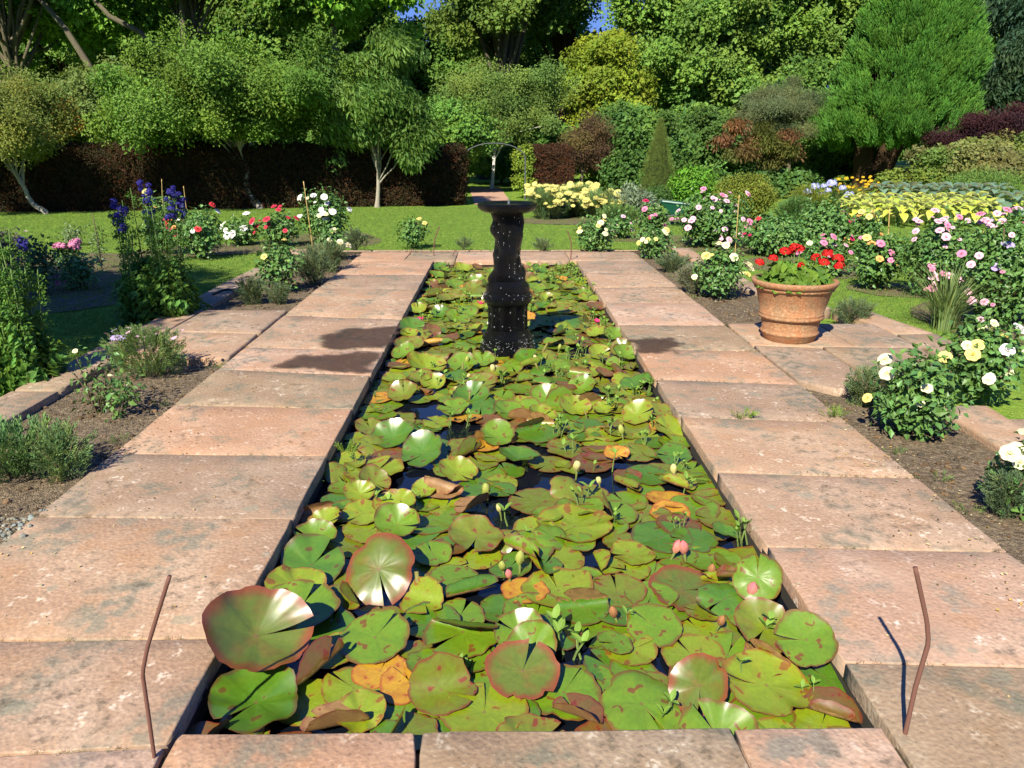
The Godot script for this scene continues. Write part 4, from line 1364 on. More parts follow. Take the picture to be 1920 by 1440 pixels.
func rose(label: String, box: Array, level: float, petals: Array, blooms: int, bloom_r: float, n: int, col := Color(0.060, 0.125, 0.03), leaf_s := 0.11, group := "", high := 0.25) -> Node3D:
	var root := shrub("rose_bush", label, "rose bush", box, level, S.rose_leaf, n, leaf_s, col * 1.22, 0.3, group)
	var xc: float = (box[0] + box[2]) * 0.5
	var h := at(xc, box[1], -on(xc, box[3], level).z).y - level
	var rx: float = (box[2] - box[0]) * 0.5 * scale_at(-root.position.z, level + 0.3)
	var spots := []
	while spots.size() < blooms:
		var d := dirv()
		if d.y < -high: continue
		if d.z < -0.35: continue
		var c := Vector3(d.x * rx, h * 0.5 + d.y * h * 0.5, d.z * rx * 0.85) * rnd(0.92, 1.06)
		for k in 1 + rng.randi() % 3:
			spots.append(c + dirv() * bloom_r * 1.7)
	for i in blooms:
		var p: Vector3 = spots[i]
		var up := (Vector3(p.x / rx * 0.6, 0.75, p.z / rx * 0.6 + 0.35) + dirv() * 0.3).normalized()
		part("bloom", S["rose%d" % (rng.randi() % 3)], root, Transform3D(facing(up, rnd(0, TAU)).scaled(Vector3.ONE * bloom_r * rnd(0.5, 1.15)), p), M["petal_" + petals[rng.randi() % petals.size()]])
	return root

func cane(x0: float, y0: float, x1: float, y1: float, level: float, label: String) -> void:     # bottom pixel, top pixel
	var p := on(x0, y0, level)
	var q := at(x1, y1, -p.z)
	var b := B.new()
	var pts := []
	var rad := []
	for i in 15:
		pts.append((q - p) * (i / 14.0))
		rad.append(0.006 + (0.0018 if i % 4 == 2 else 0.0))
	pts[0].y -= 0.03
	b.tube(pts, rad, 7)
	single("bamboo_cane", b.smooth(M.cane), label, "plant support", Transform3D(Basis.IDENTITY, p), "bamboo canes in the rose beds")

func spires(called: String, label: String, box: Array, level: float, n: int, leaf_mesh: Mesh, col: Color, flower: Material, flowers: int, group := "") -> Node3D:
	var xc: float = (box[0] + box[2]) * 0.5
	var base := on(xc, box[3], level)
	var s := scale_at(-base.z, level + 0.5)
	var h := at(xc, box[1], -base.z).y - level
	var rx: float = (box[2] - box[0]) * 0.5 * s
	var root := thing(called, label, "flower", base, group)
	var b := B.new()
	var xf := []
	var cols := []
	for k in n:
		var foot := Vector3(rnd(-1, 1) * rx * 0.55, -0.02, rnd(-1, 1) * rx * 0.5)
		var top := Vector3(foot.x * 1.5 + rnd(-0.08, 0.08), h * rnd(0.74, 1.0), foot.z * 1.4)
		b.tube([foot, foot.lerp(top, 0.5) + Vector3(rnd(-0.02, 0.02), 0, 0), top], [0.007, 0.0055, 0.003], 5)
		for i in 54:
			var t := rng.randf()
			var p := foot.lerp(top, t * 0.96)
			var big := lerpf(0.10, 0.032, smoothstep(0.2, 0.7, t))
			var an := rnd(0, TAU)
			p += Vector3(cos(an), 0, sin(an)) * big * 0.8
			xf.append(Transform3D(facing((Vector3(cos(an), 1.0, sin(an)) + dirv() * 0.3).normalized(), an).scaled(Vector3.ONE * big * rnd(0.8, 1.25)), p))
			cols.append(shade(col * GAIN, 0.3))
		if flowers > 0 and k < flowers:
			for i in (9 if flowers > 1 else 3):
				var p2 := foot.lerp(top, rnd(0.84, 1.04)) + Vector3(rnd(-1, 1), 0, rnd(-1, 1)) * 0.045
				part("bloom", S.umbel, root, Transform3D(Basis.from_euler(Vector3(rnd(-1, 1), rnd(0, 6), rnd(-1, 1))).scaled(Vector3.ONE * rnd(0.022, 0.038)), p2), flower)
	part("stems", b.smooth(M.green_stem), root)
	many("foliage", leaf_mesh, root, xf, cols)
	return root

# ---------------------------------------------------------------- trees
func limb(b: B, a: Vector3, c: Vector3, r0: float, r1: float, sag := 0.12, sides := 7) -> void:
	var pts := []
	var rad := []
	var n := 6
	var len := a.distance_to(c)
	var off := dirv() * len * 0.10
	for i in n + 1:
		var t := float(i) / n
		pts.append(a.lerp(c, t) + off * sin(t * PI) + Vector3(0, sag * len * sin(t * PI) * 0.6, 0) + dirv() * len * 0.012)
		rad.append(lerpf(r0, r1, pow(t, 0.8)))
	b.tube(pts, rad, sides)

# crown: x0, y0, x1, y1 in pixels at the distance; foot: pixel x and y of the base (or height from the ground)
func tree(called: String, label: String, dist: float, crown: Array, foot_x: float, o: Dictionary) -> Node3D:
	var xc: float = (crown[0] + crown[2]) * 0.5
	var yc: float = (crown[1] + crown[3]) * 0.5
	var c := at(xc, yc, dist)
	var s := scale_at(dist, c.y)
	var r := Vector3((crown[2] - crown[0]) * 0.5 * s, (crown[3] - crown[1]) * 0.5 * s * 1.03, 0.0)
	r.z = r.x * o.get("deep", 0.85)
	var base := Vector3(at(foot_x, 300, dist).x, LAWN, -dist)
	var root := thing(called, label, o.get("category", "tree"), base, o.get("group", ""))
	var mid := c - base
	var b := B.new()
	var tr: float = o.get("trunk", 0.12)
	var fork := Vector3(lerpf(0.0, mid.x, 0.35), maxf(0.5, mid.y - r.y * o.get("fork", 0.75)), 0)
	var bow := Vector3(o.get("bow", 0.0), 0, 0)
	b.tube([Vector3(0, -0.1, 0), Vector3(0, 0.06, 0), fork * 0.4 + bow, fork * 0.75 + bow * 0.8, fork, fork.lerp(mid + Vector3(0, r.y * 0.3, 0), 0.6)], [tr * 1.7, tr * 1.25, tr, tr * 0.92, tr * 0.85, tr * 0.35], 9)
	var clumps: int = o.get("clumps", 90)
	var per: int = o.get("per", 12)
	var rc: float = o.get("rc", 0.5)
	var size: float = o.get("size", 0.3)
	var col: Color = o.col * GAIN
	var col2: Color = o.get("col2", o.col) * GAIN
	var v: float = o.get("v", 0.22)
	var xf := []
	var cols := []
	var flat: float = o.get("flat", 0.65)
	for i in clumps:
		var d := dirv()
		if d.y < -0.55: d.y = -d.y * 0.5
		var f := lerpf(o.get("hollow", 0.5), 1.0, pow(rng.randf(), 0.6))
		f *= 0.92 + o.get("uneven", 1.0) * noise.get_noise_3d(d.x * 40.0 + base.x * 9.0, d.y * 40.0, d.z * 40.0 + base.z * 5.0)
		var stray := rng.randf() < 0.24
		if stray: f *= rnd(1.05, 1.3)
		var p := mid + Vector3(d.x * r.x, d.y * r.y, d.z * r.z) * f
		if i % o.get("limb_every", 5) == 0:
			limb(b, fork.lerp(mid, rnd(0.0, 0.5)), p, tr * rnd(0.25, 0.5), tr * 0.08)
		var own := rc * rnd(0.6, 1.35) * (0.5 if stray else 1.0)
		var tone := shade(col.lerp(col2, rng.randf()), v)
		for k in per:
			var w := dirv() * pow(rng.randf(), 0.4) * own
			w.y = w.y * flat + own * 0.1
			var up := (d * 0.35 + Vector3(-0.22, 0.62, 0.5) + dirv() * 0.42).normalized()     # leaves turn to the light
			xf.append(Transform3D(facing(up, rnd(0, TAU)).scaled(Vector3.ONE * size * rnd(0.7, 1.3)), p + w))
			cols.append(shade(tone, 0.16))
	part("trunk", b.smooth(M[o.get("bark", "bark")]), root)
	many("crown", S[o.get("leaf", "broad")], root, xf, cols)
	return root

func hedge(label: String, a: Vector3, c: Vector3, h: float, thick: float, n: int, size: float, col: Color, col2: Color) -> void:
	var root := thing("beech_hedge", label, "hedge", a)
	var along := c - a
	var ln := along.length()
	var x := along.normalized()
	var z := x.cross(Vector3.UP)        # towards the back or front
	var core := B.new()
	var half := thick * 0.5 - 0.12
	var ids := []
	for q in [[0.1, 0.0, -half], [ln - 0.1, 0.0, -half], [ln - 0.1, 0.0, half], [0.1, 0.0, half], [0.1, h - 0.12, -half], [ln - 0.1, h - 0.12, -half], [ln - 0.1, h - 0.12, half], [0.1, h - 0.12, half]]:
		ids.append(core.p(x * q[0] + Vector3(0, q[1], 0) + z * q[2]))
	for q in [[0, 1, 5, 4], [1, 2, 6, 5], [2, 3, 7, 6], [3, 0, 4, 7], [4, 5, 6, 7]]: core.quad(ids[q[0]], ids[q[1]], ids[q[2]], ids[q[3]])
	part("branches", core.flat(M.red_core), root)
	var xf := []
	var cols := []
	for i in n:
		var u := rng.randf() * ln
		var face := rng.randf()
		var p := Vector3.ZERO
		var up := Vector3.UP
		if face < 0.30:
			p = x * u + Vector3(0, h, 0) + z * rnd(-0.5, 0.5) * thick
		elif face < 0.92:
			var sgn := 1.0 if rng.randf() < 0.7 else -1.0
			if z.z < 0: sgn = -sgn
			p = x * u + Vector3(0, rng.randf() * h, 0) + z * thick * 0.5 * sgn
			up = z * sgn
		else:
			var e := rng.randi() % 2
			p = x * (ln * e) + Vector3(0, rng.randf() * h, 0) + z * rnd(-0.5, 0.5) * thick
			up = x * (1.0 if e else -1.0)
		p += dirv() * 0.07 + up * noise.get_noise_3d(p.x * 30.0, p.y * 30.0, p.z * 30.0) * 0.10
		up = (up + dirv() * 0.5 + Vector3(0, 0.3, 0)).normalized()
		xf.append(Transform3D(facing(up, rnd(0, TAU)).scaled(Vector3.ONE * size * rnd(0.7, 1.3)), p))
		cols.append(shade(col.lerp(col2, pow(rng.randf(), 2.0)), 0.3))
	many("foliage", S.dense, root, xf, cols)

func build_near_plants() -> void:
	var grey_green := Color(0.115, 0.155, 0.07)
	var mid_green := Color(0.075, 0.15, 0.03)
	var dark_green := Color(0.055, 0.115, 0.026)
	var rose_green := Color(0.062, 0.128, 0.029)
	var spire_green := Color(0.085, 0.185, 0.032)
	# --- bed along the west kerb
	shrub("catmint", "dark leafy catmint mound on the soil near the gravel", "catmint", [-90, 800, 120, 905], SOIL, S.herb, 260, 0.075, Color(0.11, 0.19, 0.06), 0.35)
	shrub("catmint", "low grey green catmint beside the dark mound", "catmint", [60, 800, 175, 905], SOIL, S.herb, 150, 0.06, Color(0.13, 0.20, 0.07), 0.35)
	rose("sparse young rose with few leaves in the west bed", [128, 655, 235, 778], SOIL, ["cream"], 1, 0.03, 22, rose_green, 0.085)
	rose("low sprawling rose shoot with one pale bud", [180, 705, 255, 785], SOIL, ["cream"], 1, 0.025, 16, rose_green, 0.08)
	var sc := shrub("scabious", "rounded scabious mound topped with pale lilac flowers", "flower", [190, 612, 352, 712], SOIL, S.herb, 520, 0.055, Color(0.13, 0.20, 0.06), 0.35)
	for k in 26:
		var p := Vector3(rnd(-0.28, 0.30), rnd(0.27, 0.36), rnd(-0.3, 0.10))
		part("bloom", S.daisy, sc, Transform3D(facing((Vector3.UP + dirv() * 0.4).normalized(), rnd(0, 6)).scaled(Vector3.ONE * rnd(0.014, 0.026)), p), M.petal_lilac if k % 3 == 0 else M.petal_pale_pink)
	for k in 2: part("bloom", S.daisy, sc, Transform3D(facing(Vector3(0, 0.9, 0.4).normalized(), k).scaled(Vector3.ONE * 0.036), Vector3(-0.17 + 0.05 * k, 0.31, 0.08)), M.petal_lilac)
	shrub("lavender", "bushy grey green lavender by the coiled hose", "lavender", [440, 520, 500, 572], SOIL, S.herb, 210, 0.07, grey_green, 0.3)
	shrub("lavender", "small lavender beside the bushy one", "lavender", [495, 532, 545, 572], SOIL, S.herb, 120, 0.06, grey_green, 0.3)
	rose("yellow budded rose in the west bed by the lavender", [488, 455, 560, 550], SOIL, ["yellow"], 3, 0.035, 110, rose_green, 0.12)
	shrub("lavender", "grey lavender between roses in the west bed", "lavender", [548, 462, 622, 535], SOIL, S.herb, 200, 0.09, grey_green, 0.3)
	shrub("lavender", "taller lavender at the bend of the west bed", "lavender", [585, 450, 650, 512], SOIL, S.herb, 180, 0.09, grey_green, 0.3)
	rose("yellow flowered rose at the far end of west bed", [595, 425, 645, 490], SOIL, ["yellow", "cream"], 8, 0.045, 60, rose_green, 0.12)
	shrub("lavender", "silvery lavender at the lawn corner", "lavender", [640, 432, 690, 470], SOIL, S.herb, 150, 0.09, grey_green, 0.3)
	# --- far strip of soil
	rose("slender yellow rose alone at the far lawn edge", [745, 412, 802, 461], SOIL, ["yellow"], 4, 0.045, 80, rose_green, 0.13)
	shrub("catmint", "tiny grey catmint tuft behind the fountain, west one", "catmint", [852, 447, 886, 466], SOIL, S.herb, 60, 0.07, grey_green, 0.3)
	shrub("catmint", "tiny grey catmint tuft behind the fountain, east one", "catmint", [1000, 448, 1036, 471], SOIL, S.herb, 70, 0.08, grey_green, 0.3)
	rose("yellow rose bush thick with blooms at the far lawn corner", [1078, 405, 1152, 472], SOIL, ["yellow", "cream"], 15, 0.05, 150, rose_green, 0.13)
	# --- bed along the east side
	rose("yellow rose with pale top blooms beside grey catmint", [1195, 425, 1258, 486], SOIL, ["yellow", "cream"], 8, 0.048, 110, rose_green, 0.12)
	shrub("catmint", "grey green catmint at the foot of the small yellow rose", "catmint", [1228, 478, 1298, 512], SOIL, S.herb, 200, 0.08, grey_green, 0.3)
	shrub("catmint", "dry grey catmint edging the east paving", "catmint", [1268, 498, 1332, 552], SOIL, S.herb, 220, 0.08, Color(0.16, 0.17, 0.10), 0.3)
	rose("tall pale yellow rose between catmint and terracotta pot", [1300, 462, 1398, 562], SOIL, ["yellow", "cream", "cream"], 14, 0.045, 190, rose_green, 0.10)
	shrub("catmint", "grey catmint tuft behind the terracotta pot", "catmint", [1560, 562, 1645, 606], SOIL, S.herb, 210, 0.06, grey_green, 0.3)
	shrub("catmint", "grey green catmint between the path corner and yellow rose", "catmint", [1585, 690, 1672, 765], SOIL, S.herb, 220, 0.06, Color(0.12, 0.17, 0.07), 0.3)
	rose("low yellow rose with dark glossy leaves on the east soil", [1640, 668, 1795, 822], SOIL, ["cream", "yellow"], 7, 0.038, 150, rose_green, 0.105)
	rose("large white and yellow rose bush by the garden step", [1775, 605, 1905, 748], SOIL, ["cream", "cream", "white", "yellow"], 26, 0.044, 200, rose_green, 0.11)
	shrub("catmint", "low grey catmint on the near east soil", "catmint", [1845, 880, 1935, 975], SOIL, S.herb, 240, 0.05, Color(0.10, 0.15, 0.07), 0.3)
	rose("yellow rose leaning in from the near east bed", [1868, 840, 1990, 965], SOIL, ["cream", "yellow"], 9, 0.036, 130, rose_green, 0.085)
	var edge_rose: Node3D = get_child(get_child_count() - 1)
	for q in [[1893, 852, 0.0], [1912, 868, 0.05], [1905, 842, 0.1]]:
		var bp := at(q[0], q[1], -edge_rose.position.z - 0.1 + q[2]) - edge_rose.position
		part("bloom", S.rose1, edge_rose, Transform3D(facing(Vector3(-0.3, 0.7, 0.6).normalized(), q[2] * 30.0).scaled(Vector3.ONE * (0.042 - q[2] * 0.1)), bp), M.petal_cream)
	# ornamental grass
	var gb := on(1768, 618, LAWN)
	var gr := thing("agapanthus", "arching clump of strap leaves behind the white rose bush", "grass clump", gb)
	var b := B.new()
	for k in 210:
		var an := rnd(0, TAU)
		var out := Vector3(cos(an), 0, sin(an))
		var reach := pow(rng.randf(), 0.7) * 0.50
		var h := rnd(0.35, 0.66)
		var col := shade(Color(0.20, 0.27, 0.09), 0.3)
		var side := Vector3(-out.z, 0, out.x) * rnd(0.004, 0.008)
		var foot := out * rnd(0.0, 0.12)
		var ids := []
		for i in 6:
			var t := i / 5.0
			var p := foot + out * reach * t * t + Vector3(0, h * (t * 1.25 - 0.35 * t * t * (0.6 + reach)), 0)
			var w := 1.0 - 0.85 * t * t
			ids.append([b.p(p - side * w, col), b.p(p + side * w, col)])
		for i in 5: b.quad(ids[i][0], ids[i][1], ids[i + 1][1], ids[i + 1][0])
	var ob := part("foliage", b.flat(M.leaf), gr)
	ob.set_meta("kind", "stuff")
	# --- left: spires in front, dark monkshood, shaded bed
	spires("delphinium", "tall leafy delphinium seed spires beyond the west kerb", [-55, 405, 65, 742], LAWN, 12, S.ragged, spire_green, M.petal_blue, 0)
	spires("delphinium", "leafy green spires with a last blue flower beyond the kerb", [20, 440, 112, 735], LAWN, 9, S.ragged, spire_green, M.petal_blue, 1)
	spires("delphinium", "dark blue delphinium in tall bloom beyond the crossing path", [215, 345, 375, 606], LAWN, 16, S.ragged, spire_green, M.petal_blue, 8)
	shrub("monkshood", "broad dark divided leaves at the foot of the blue delphinium", "plant", [235, 480, 372, 604], LAWN, S.ragged, 150, 0.11, spire_green, 0.3)
	shrub("dark_shrub", "dark shrub in the shaded west border", "shrub", [48, 440, 108, 555], LAWN, S.rose_leaf, 70, 0.12, Color(0.055, 0.11, 0.026), 0.3)
	shrub("dark_shrub", "purple leaved shrub at the back of shaded border", "shrub", [-40, 430, 45, 520], LAWN, S.rose_leaf, 80, 0.13, Color(0.075, 0.07, 0.05), 0.3)
	rose("pink rose in the shaded west border", [110, 478, 180, 545], LAWN, ["pink"], 4, 0.05, 80, rose_green, 0.12)
	var sd := shrub("sedum", "dusky pink sedum heads in the shaded border", "flower", [98, 455, 146, 500], LAWN, S.rose_leaf, 60, 0.11, dark_green, 0.3)
	for k in 16: part("bloom", S.umbel, sd, Transform3D(Basis.IDENTITY.scaled(Vector3.ONE * 0.06), Vector3(rnd(-0.2, 0.2), rnd(0.24, 0.34), rnd(-0.15, 0.15))), M.petal_pink)
	var yt := on(191, 506, LAWN)
	var ys := thing("young_shrub", "slender young standard with few leaves on the lawn", "sapling", yt)
	b = B.new()
	b.tube([Vector3(0, -0.03, 0), Vector3(0.01, 0.4, 0), Vector3(-0.01, 0.78, 0)], [0.010, 0.008, 0.005], 6)
	part("stem", b.smooth(M.twig), ys)
	heap(ys, S.rose_leaf, 26, Vector3(0.13, 0.38, 0.13), 0.075, Color(0.06, 0.10, 0.03), 0.3)
	shrub("dark_shrub", "airy young shrub on the lawn behind the pink rose", "shrub", [118, 420, 155, 462], LAWN, S.rose_leaf, 30, 0.10, Color(0.09, 0.13, 0.05), 0.3)
	# --- roses on the west lawn
	rose("yellow rose rising behind the blue delphinium", [270, 355, 345, 480], LAWN, ["peach", "yellow"], 7, 0.06, 130, rose_green, 0.13)
	rose("mixed red and white rose bush behind the delphinium", [328, 385, 418, 488], LAWN, ["red", "white", "crimson"], 11, 0.05, 190, rose_green, 0.13)
	rose("low white rose bush on the west lawn", [425, 405, 484, 462], LAWN, ["white"], 10, 0.065, 100, rose_green, 0.13)
	rose("coral red rose bush on the west lawn", [487, 395, 562, 464], LAWN, ["coral"], 14, 0.06, 130, rose_green, 0.13)
	rose("tall white rose bush with cane on the west lawn", [560, 358, 655, 456], LAWN, ["white", "white", "cream"], 17, 0.062, 250, rose_green, 0.14)
	cane(586, 462, 569, 340, LAWN, "bamboo cane against the tall white rose bush")
	cane(352, 412, 344, 349, LAWN, "bamboo cane behind mixed red and white roses")
	cane(306, 412, 303, 336, LAWN, "bamboo cane among the yellow roses")
	cane(247, 600, 248, 440, LAWN, "brown cane propping the blue delphinium")
	# --- roses on the east lawn
	rose("low pale pink rose at the back of the east lawn bed", [1135, 408, 1187, 448], LAWN, ["pale_pink"], 6, 0.05, 110, rose_green, 0.14)
	rose("crimson rose bush beside the green wheelbarrow", [1197, 388, 1250, 442], LAWN, ["crimson", "pink"], 7, 0.06, 150, rose_green, 0.14)
	rose("big pink rose bush with canes behind the yellow roses", [1264, 362, 1412, 466], LAWN, ["pink", "pale_pink", "pale_pink"], 40, 0.055, 420, rose_green, 0.14, "", 0.6)
	rose("leafy rose with a few red flowers behind the pot", [1392, 405, 1520, 482], LAWN, ["crimson", "red"], 7, 0.045, 330, rose_green, 0.14)
	rose("loose leafy rose with crimson buds beside the hostas", [1480, 380, 1610, 476], LAWN, ["crimson", "pink"], 9, 0.045, 330, rose_green, 0.14)
	rose("yellow rose against the gold hostas", [1590, 395, 1650, 480], LAWN, ["yellow", "peach"], 10, 0.055, 130, rose_green, 0.13)
	rose("peach and yellow rose bush with two canes", [1600, 440, 1690, 546], LAWN, ["peach", "yellow", "pink"], 13, 0.05, 230, rose_green, 0.12)
	rose("pink and cream rose behind the red geraniums", [1500, 452, 1600, 520], LAWN, ["pale_pink", "pink", "cream"], 12, 0.05, 140, rose_green, 0.13)
	rose("sprawling pink rose bush full of blooms by the grass clump", [1690, 412, 1850, 560], LAWN, ["pink", "pale_pink", "pale_pink"], 52, 0.046, 480, rose_green, 0.12, "", 0.7)
	rose("pink and lilac rose bush spilling past the edge of the lawn", [1790, 400, 1990, 615], LAWN, ["pink", "pale_pink", "pale_pink", "lilac"], 80, 0.040, 520, rose_green, 0.11, "", 0.8)
	cane(1378, 478, 1386, 366, LAWN, "bamboo cane in front of the big pink roses")
	cane(1300, 380, 1307, 340, LAWN, "thin bamboo cane behind the big pink roses")
	cane(1628, 470, 1640, 395, LAWN, "bamboo cane before the gold hostas, west one")
	cane(1660, 545, 1668, 392, LAWN, "tall bamboo cane through the peach roses")
	cane(1571, 452, 1578, 382, LAWN, "short bamboo cane by the loose leafy rose")
	cane(1842, 480, 1844, 432, LAWN, "bamboo cane in the sprawling pink roses")

func build_borders() -> void:
	# --- yarrow border
	for q in [[985, 350, 1075, 412], [1040, 346, 1120, 408], [1090, 360, 1165, 412]]:
		var lab: String = {985: "pale yellow yarrow drift nearest the path gap", 1040: "middle drift of pale yellow yarrow heads", 1090: "pale yellow yarrow drift beside silver shrub"}[q[0]]
		var o := shrub("yarrow", lab, "flower", q, LAWN, S.thread, 300, 0.18, Color(0.15, 0.23, 0.08), 0.3)
		var xc: float = (q[0] + q[2]) * 0.5
		var bs := on(xc, q[3], LAWN)
		var h := at(xc, q[1], -bs.z).y - LAWN
		var rx: float = (q[2] - q[0]) * 0.5 * scale_at(-bs.z, 0.3)
		for k in 70:
			var t := rng.randf()
			part("bloom", S.yarrow, o, Transform3D(Basis.from_euler(Vector3(rnd(0.2, 0.8), rnd(-0.5, 0.5), rnd(-0.2, 0.2))).scaled(Vector3.ONE * rnd(0.045, 0.095)), Vector3(rnd(-1, 1) * rx, h * rnd(0.70, 1.08) - 0.30 * h * t * t, rx * (1.3 * t - 0.45))), M.petal_yarrow)
	shrub("grass_clump", "fine grey grass tussock in front of the yarrow", "grass clump", [1018, 372, 1058, 412], LAWN, S.thread, 150, 0.2, Color(0.10, 0.15, 0.09), 0.25)
	shrub("silver_shrub", "silvery willow leaved shrub beside the topiary", "shrub", [1140, 352, 1228, 412], LAWN, S.droop, 220, 0.2, Color(0.17, 0.22, 0.13), 0.25)
	shrub("grass_clump", "low green perennials along the border front", "plant", [1120, 385, 1200, 420], LAWN, S.herb, 260, 0.14, Color(0.11, 0.19, 0.05), 0.35)
	# --- topiary pyramid
	var tb := on(1231, 374, LAWN)
	var tp := thing("topiary_pyramid", "clipped yew pyramid rising above the border", "topiary", tb)
	var th := at(1243, 222, -tb.z).y - LAWN
	var s := scale_at(-tb.z, 1.0)
	var b := B.new()
	b.lathe([Vector2(30 * s, 0.30), Vector2(30 * s, 0.42), Vector2(1.5 * s, th - 0.08)], 8, Color.WHITE)
	part("branches", b.flat(M.core), tp)
	b = B.new()
	b.tube([Vector3(0, -0.1, 0), Vector3(0, 0.5, 0)], [0.06, 0.05], 7)
	part("trunk", b.smooth(M.dark_bark), tp)
	var xf := []
	var cols := []
	for k in 4200:
		var t := pow(rng.randf(), 1.5)
		var y := lerpf(0.30, th, t)
		var w := lerpf(27.5 * s, 2.0 * s, t)
		var u := rnd(-1, 1)
		var side := rng.randi() % 4
		var p: Vector3 = [Vector3(u, 0, 1), Vector3(u, 0, -1), Vector3(1, 0, u), Vector3(-1, 0, u)][side]
		var up: Vector3 = Vector3(0, 0.3, 0) + [Vector3(0, 0, 1), Vector3(0, 0, -1), Vector3(1, 0, 0), Vector3(-1, 0, 0)][side]
		p = p.rotated(Vector3.UP, 0.5) * w * 1.08
		up = up.rotated(Vector3.UP, 0.5)
		xf.append(Transform3D(facing((up + dirv() * 0.4).normalized(), rnd(0, 6)).scaled(Vector3.ONE * rnd(0.035, 0.055)), p + Vector3(0, y, 0)))
		cols.append(shade(Color(0.18, 0.25, 0.05), 0.2))
	many("foliage", S.needle, tp, xf, cols)
	shrub("dark_shrub", "low green shrub under the yew pyramid", "shrub", [1205, 355, 1262, 385], LAWN, S.small, 120, 0.2, Color(0.06, 0.12, 0.028), 0.3)
	# --- wheelbarrow, half hidden by the roses
	var wb := on(1270, 424, LAWN)
	var wr := thing("wheelbarrow", "green wheelbarrow standing behind the pink and crimson roses", "wheelbarrow", wb, "", -0.25)
	wr.scale = Vector3.ONE * 0.9
	b = B.new()
	var top := [Vector3(-0.42, 0.58, -0.32), Vector3(0.45, 0.50, -0.30), Vector3(0.45, 0.50, 0.30), Vector3(-0.42, 0.58, 0.32)]
	var bot := [Vector3(-0.20, 0.28, -0.18), Vector3(0.26, 0.26, -0.18), Vector3(0.26, 0.26, 0.18), Vector3(-0.20, 0.28, 0.18)]
	var ids := []
	for q in top + bot: ids.append(b.p(q))
	for k in 4: b.quad(ids[k], ids[(k + 1) % 4], ids[4 + (k + 1) % 4], ids[4 + k])
	b.quad(ids[4], ids[5], ids[6], ids[7])
	part("tray", b.flat(M.green_paint), wr)
	b = B.new()
	b.tube(top + [top[0]], [0.014, 0.014, 0.014, 0.014, 0.014], 6)
	part("rim", b.smooth(M.green_paint), wr)
	for z in [-0.22, 0.22]:
		b = B.new()
		b.tube([Vector3(-0.50, 0.24, z * 0.3), Vector3(-0.2, 0.25, z), Vector3(0.45, 0.36, z), Vector3(0.95, 0.55, z * 1.2)], [0.015, 0.015, 0.015, 0.015], 6)
		part("handle", b.smooth(M.iron), wr)
		b = B.new()
		b.tube([Vector3(0.30, 0.32, z), Vector3(0.36, 0.0, z), Vector3(0.50, 0.36, z)], [0.013, 0.013, 0.013], 6)
		part("leg", b.smooth(M.iron), wr)
	b = B.new()
	var ring := []
	var rad := []
	for k in 21:
		ring.append(Vector3(-0.50 + cos(TAU * k / 20.0) * 0.155, 0.195 + sin(TAU * k / 20.0) * 0.155, 0))
		rad.append(0.038)
	b.tube(ring, rad, 8, Color.WHITE, false)
	var wh := part("wheel", b.smooth(M.rubber), wr)
	b = B.new()
	b.blob(Vector3(-0.50, 0.195, 0), Vector3(0.12, 0.12, 0.02), 4, 12)
	part("hub", b.smooth(M.iron), wh)
	# --- shrubs of the east border
	shrub("bright_shrub", "fresh lime green shrub beside the yew pyramid", "shrub", [1250, 312, 1348, 385], LAWN, S.broad2, 200, 0.26, Color(0.10, 0.24, 0.025), 0.25)
	shrub("round_shrub", "rounded golden green shrub behind the pink roses", "shrub", [1342, 328, 1455, 412], LAWN, S.small, 480, 0.2, Color(0.16, 0.19, 0.028), 0.3)
	shrub("loosestrife", "yellow loosestrife beneath the big cypress", "flower", [1475, 350, 1560, 400], LAWN, S.herb, 260, 0.16, Color(0.16, 0.20, 0.03), 0.3)
	var lo := shrub("loosestrife", "golden loosestrife drift beside the lilac phlox", "flower", [1545, 352, 1645, 395], LAWN, S.herb, 300, 0.16, Color(0.17, 0.20, 0.03), 0.3)
	for k in 50: part("bloom", S.umbel, lo, Transform3D(Basis.IDENTITY.scaled(Vector3.ONE * rnd(0.03, 0.06)), Vector3(rnd(-0.65, 0.65), rnd(0.45, 0.86), rnd(-0.1, 0.5))), M.petal_gold)
	var ph := shrub("phlox", "pale lilac phlox heads above the loosestrife", "flower", [1508, 345, 1600, 398], LAWN, S.herb, 160, 0.15, Color(0.09, 0.16, 0.04), 0.3)
	for q in [[1528, 352], [1545, 350], [1560, 346], [1552, 358], [1580, 354], [1515, 361], [1540, 364], [1592, 368]]:
		var p := at(q[0], q[1], -ph.position.z - 0.3) - ph.position
		part("bloom", S.umbel, ph, Transform3D(Basis.IDENTITY.scaled(Vector3.ONE * rnd(0.08, 0.14)), p), M.petal_sky)
	shrub("blue_flower", "mixed green perennials with small blue flowers", "plant", [1455, 370, 1530, 420], LAWN, S.herb, 240, 0.15, Color(0.09, 0.17, 0.045), 0.3)
	shrub("euphorbia", "mounded yellow green euphorbia beneath the cypress", "shrub", [1640, 316, 1712, 385], LAWN, S.broad2, 240, 0.26, Color(0.13, 0.18, 0.03), 0.28)
	shrub("euphorbia", "larger mounded euphorbia beside the feathery shrub", "shrub", [1695, 310, 1785, 385], LAWN, S.broad2, 280, 0.26, Color(0.12, 0.18, 0.03), 0.28)
	shrub("feathery_shrub", "soft feathery green shrub behind the blue hostas", "shrub", [1775, 325, 1925, 392], LAWN, S.fine, 420, 0.3, Color(0.10, 0.18, 0.035), 0.22)
	# --- hostas: each leaf is a piece
	var hl := B.new()
	hosta_leaf(hl)
	var leaf_mesh := hl.smooth(M.leaf)
	var spots := []
	for k in 12: spots.append([1586 + k * 23.5, 422 + 4.0 * sin(k * 2.0), 0])
	for k in 9: spots.append([1598 + k * 29.0, 405 + 3.0 * sin(k * 3.0), 0])
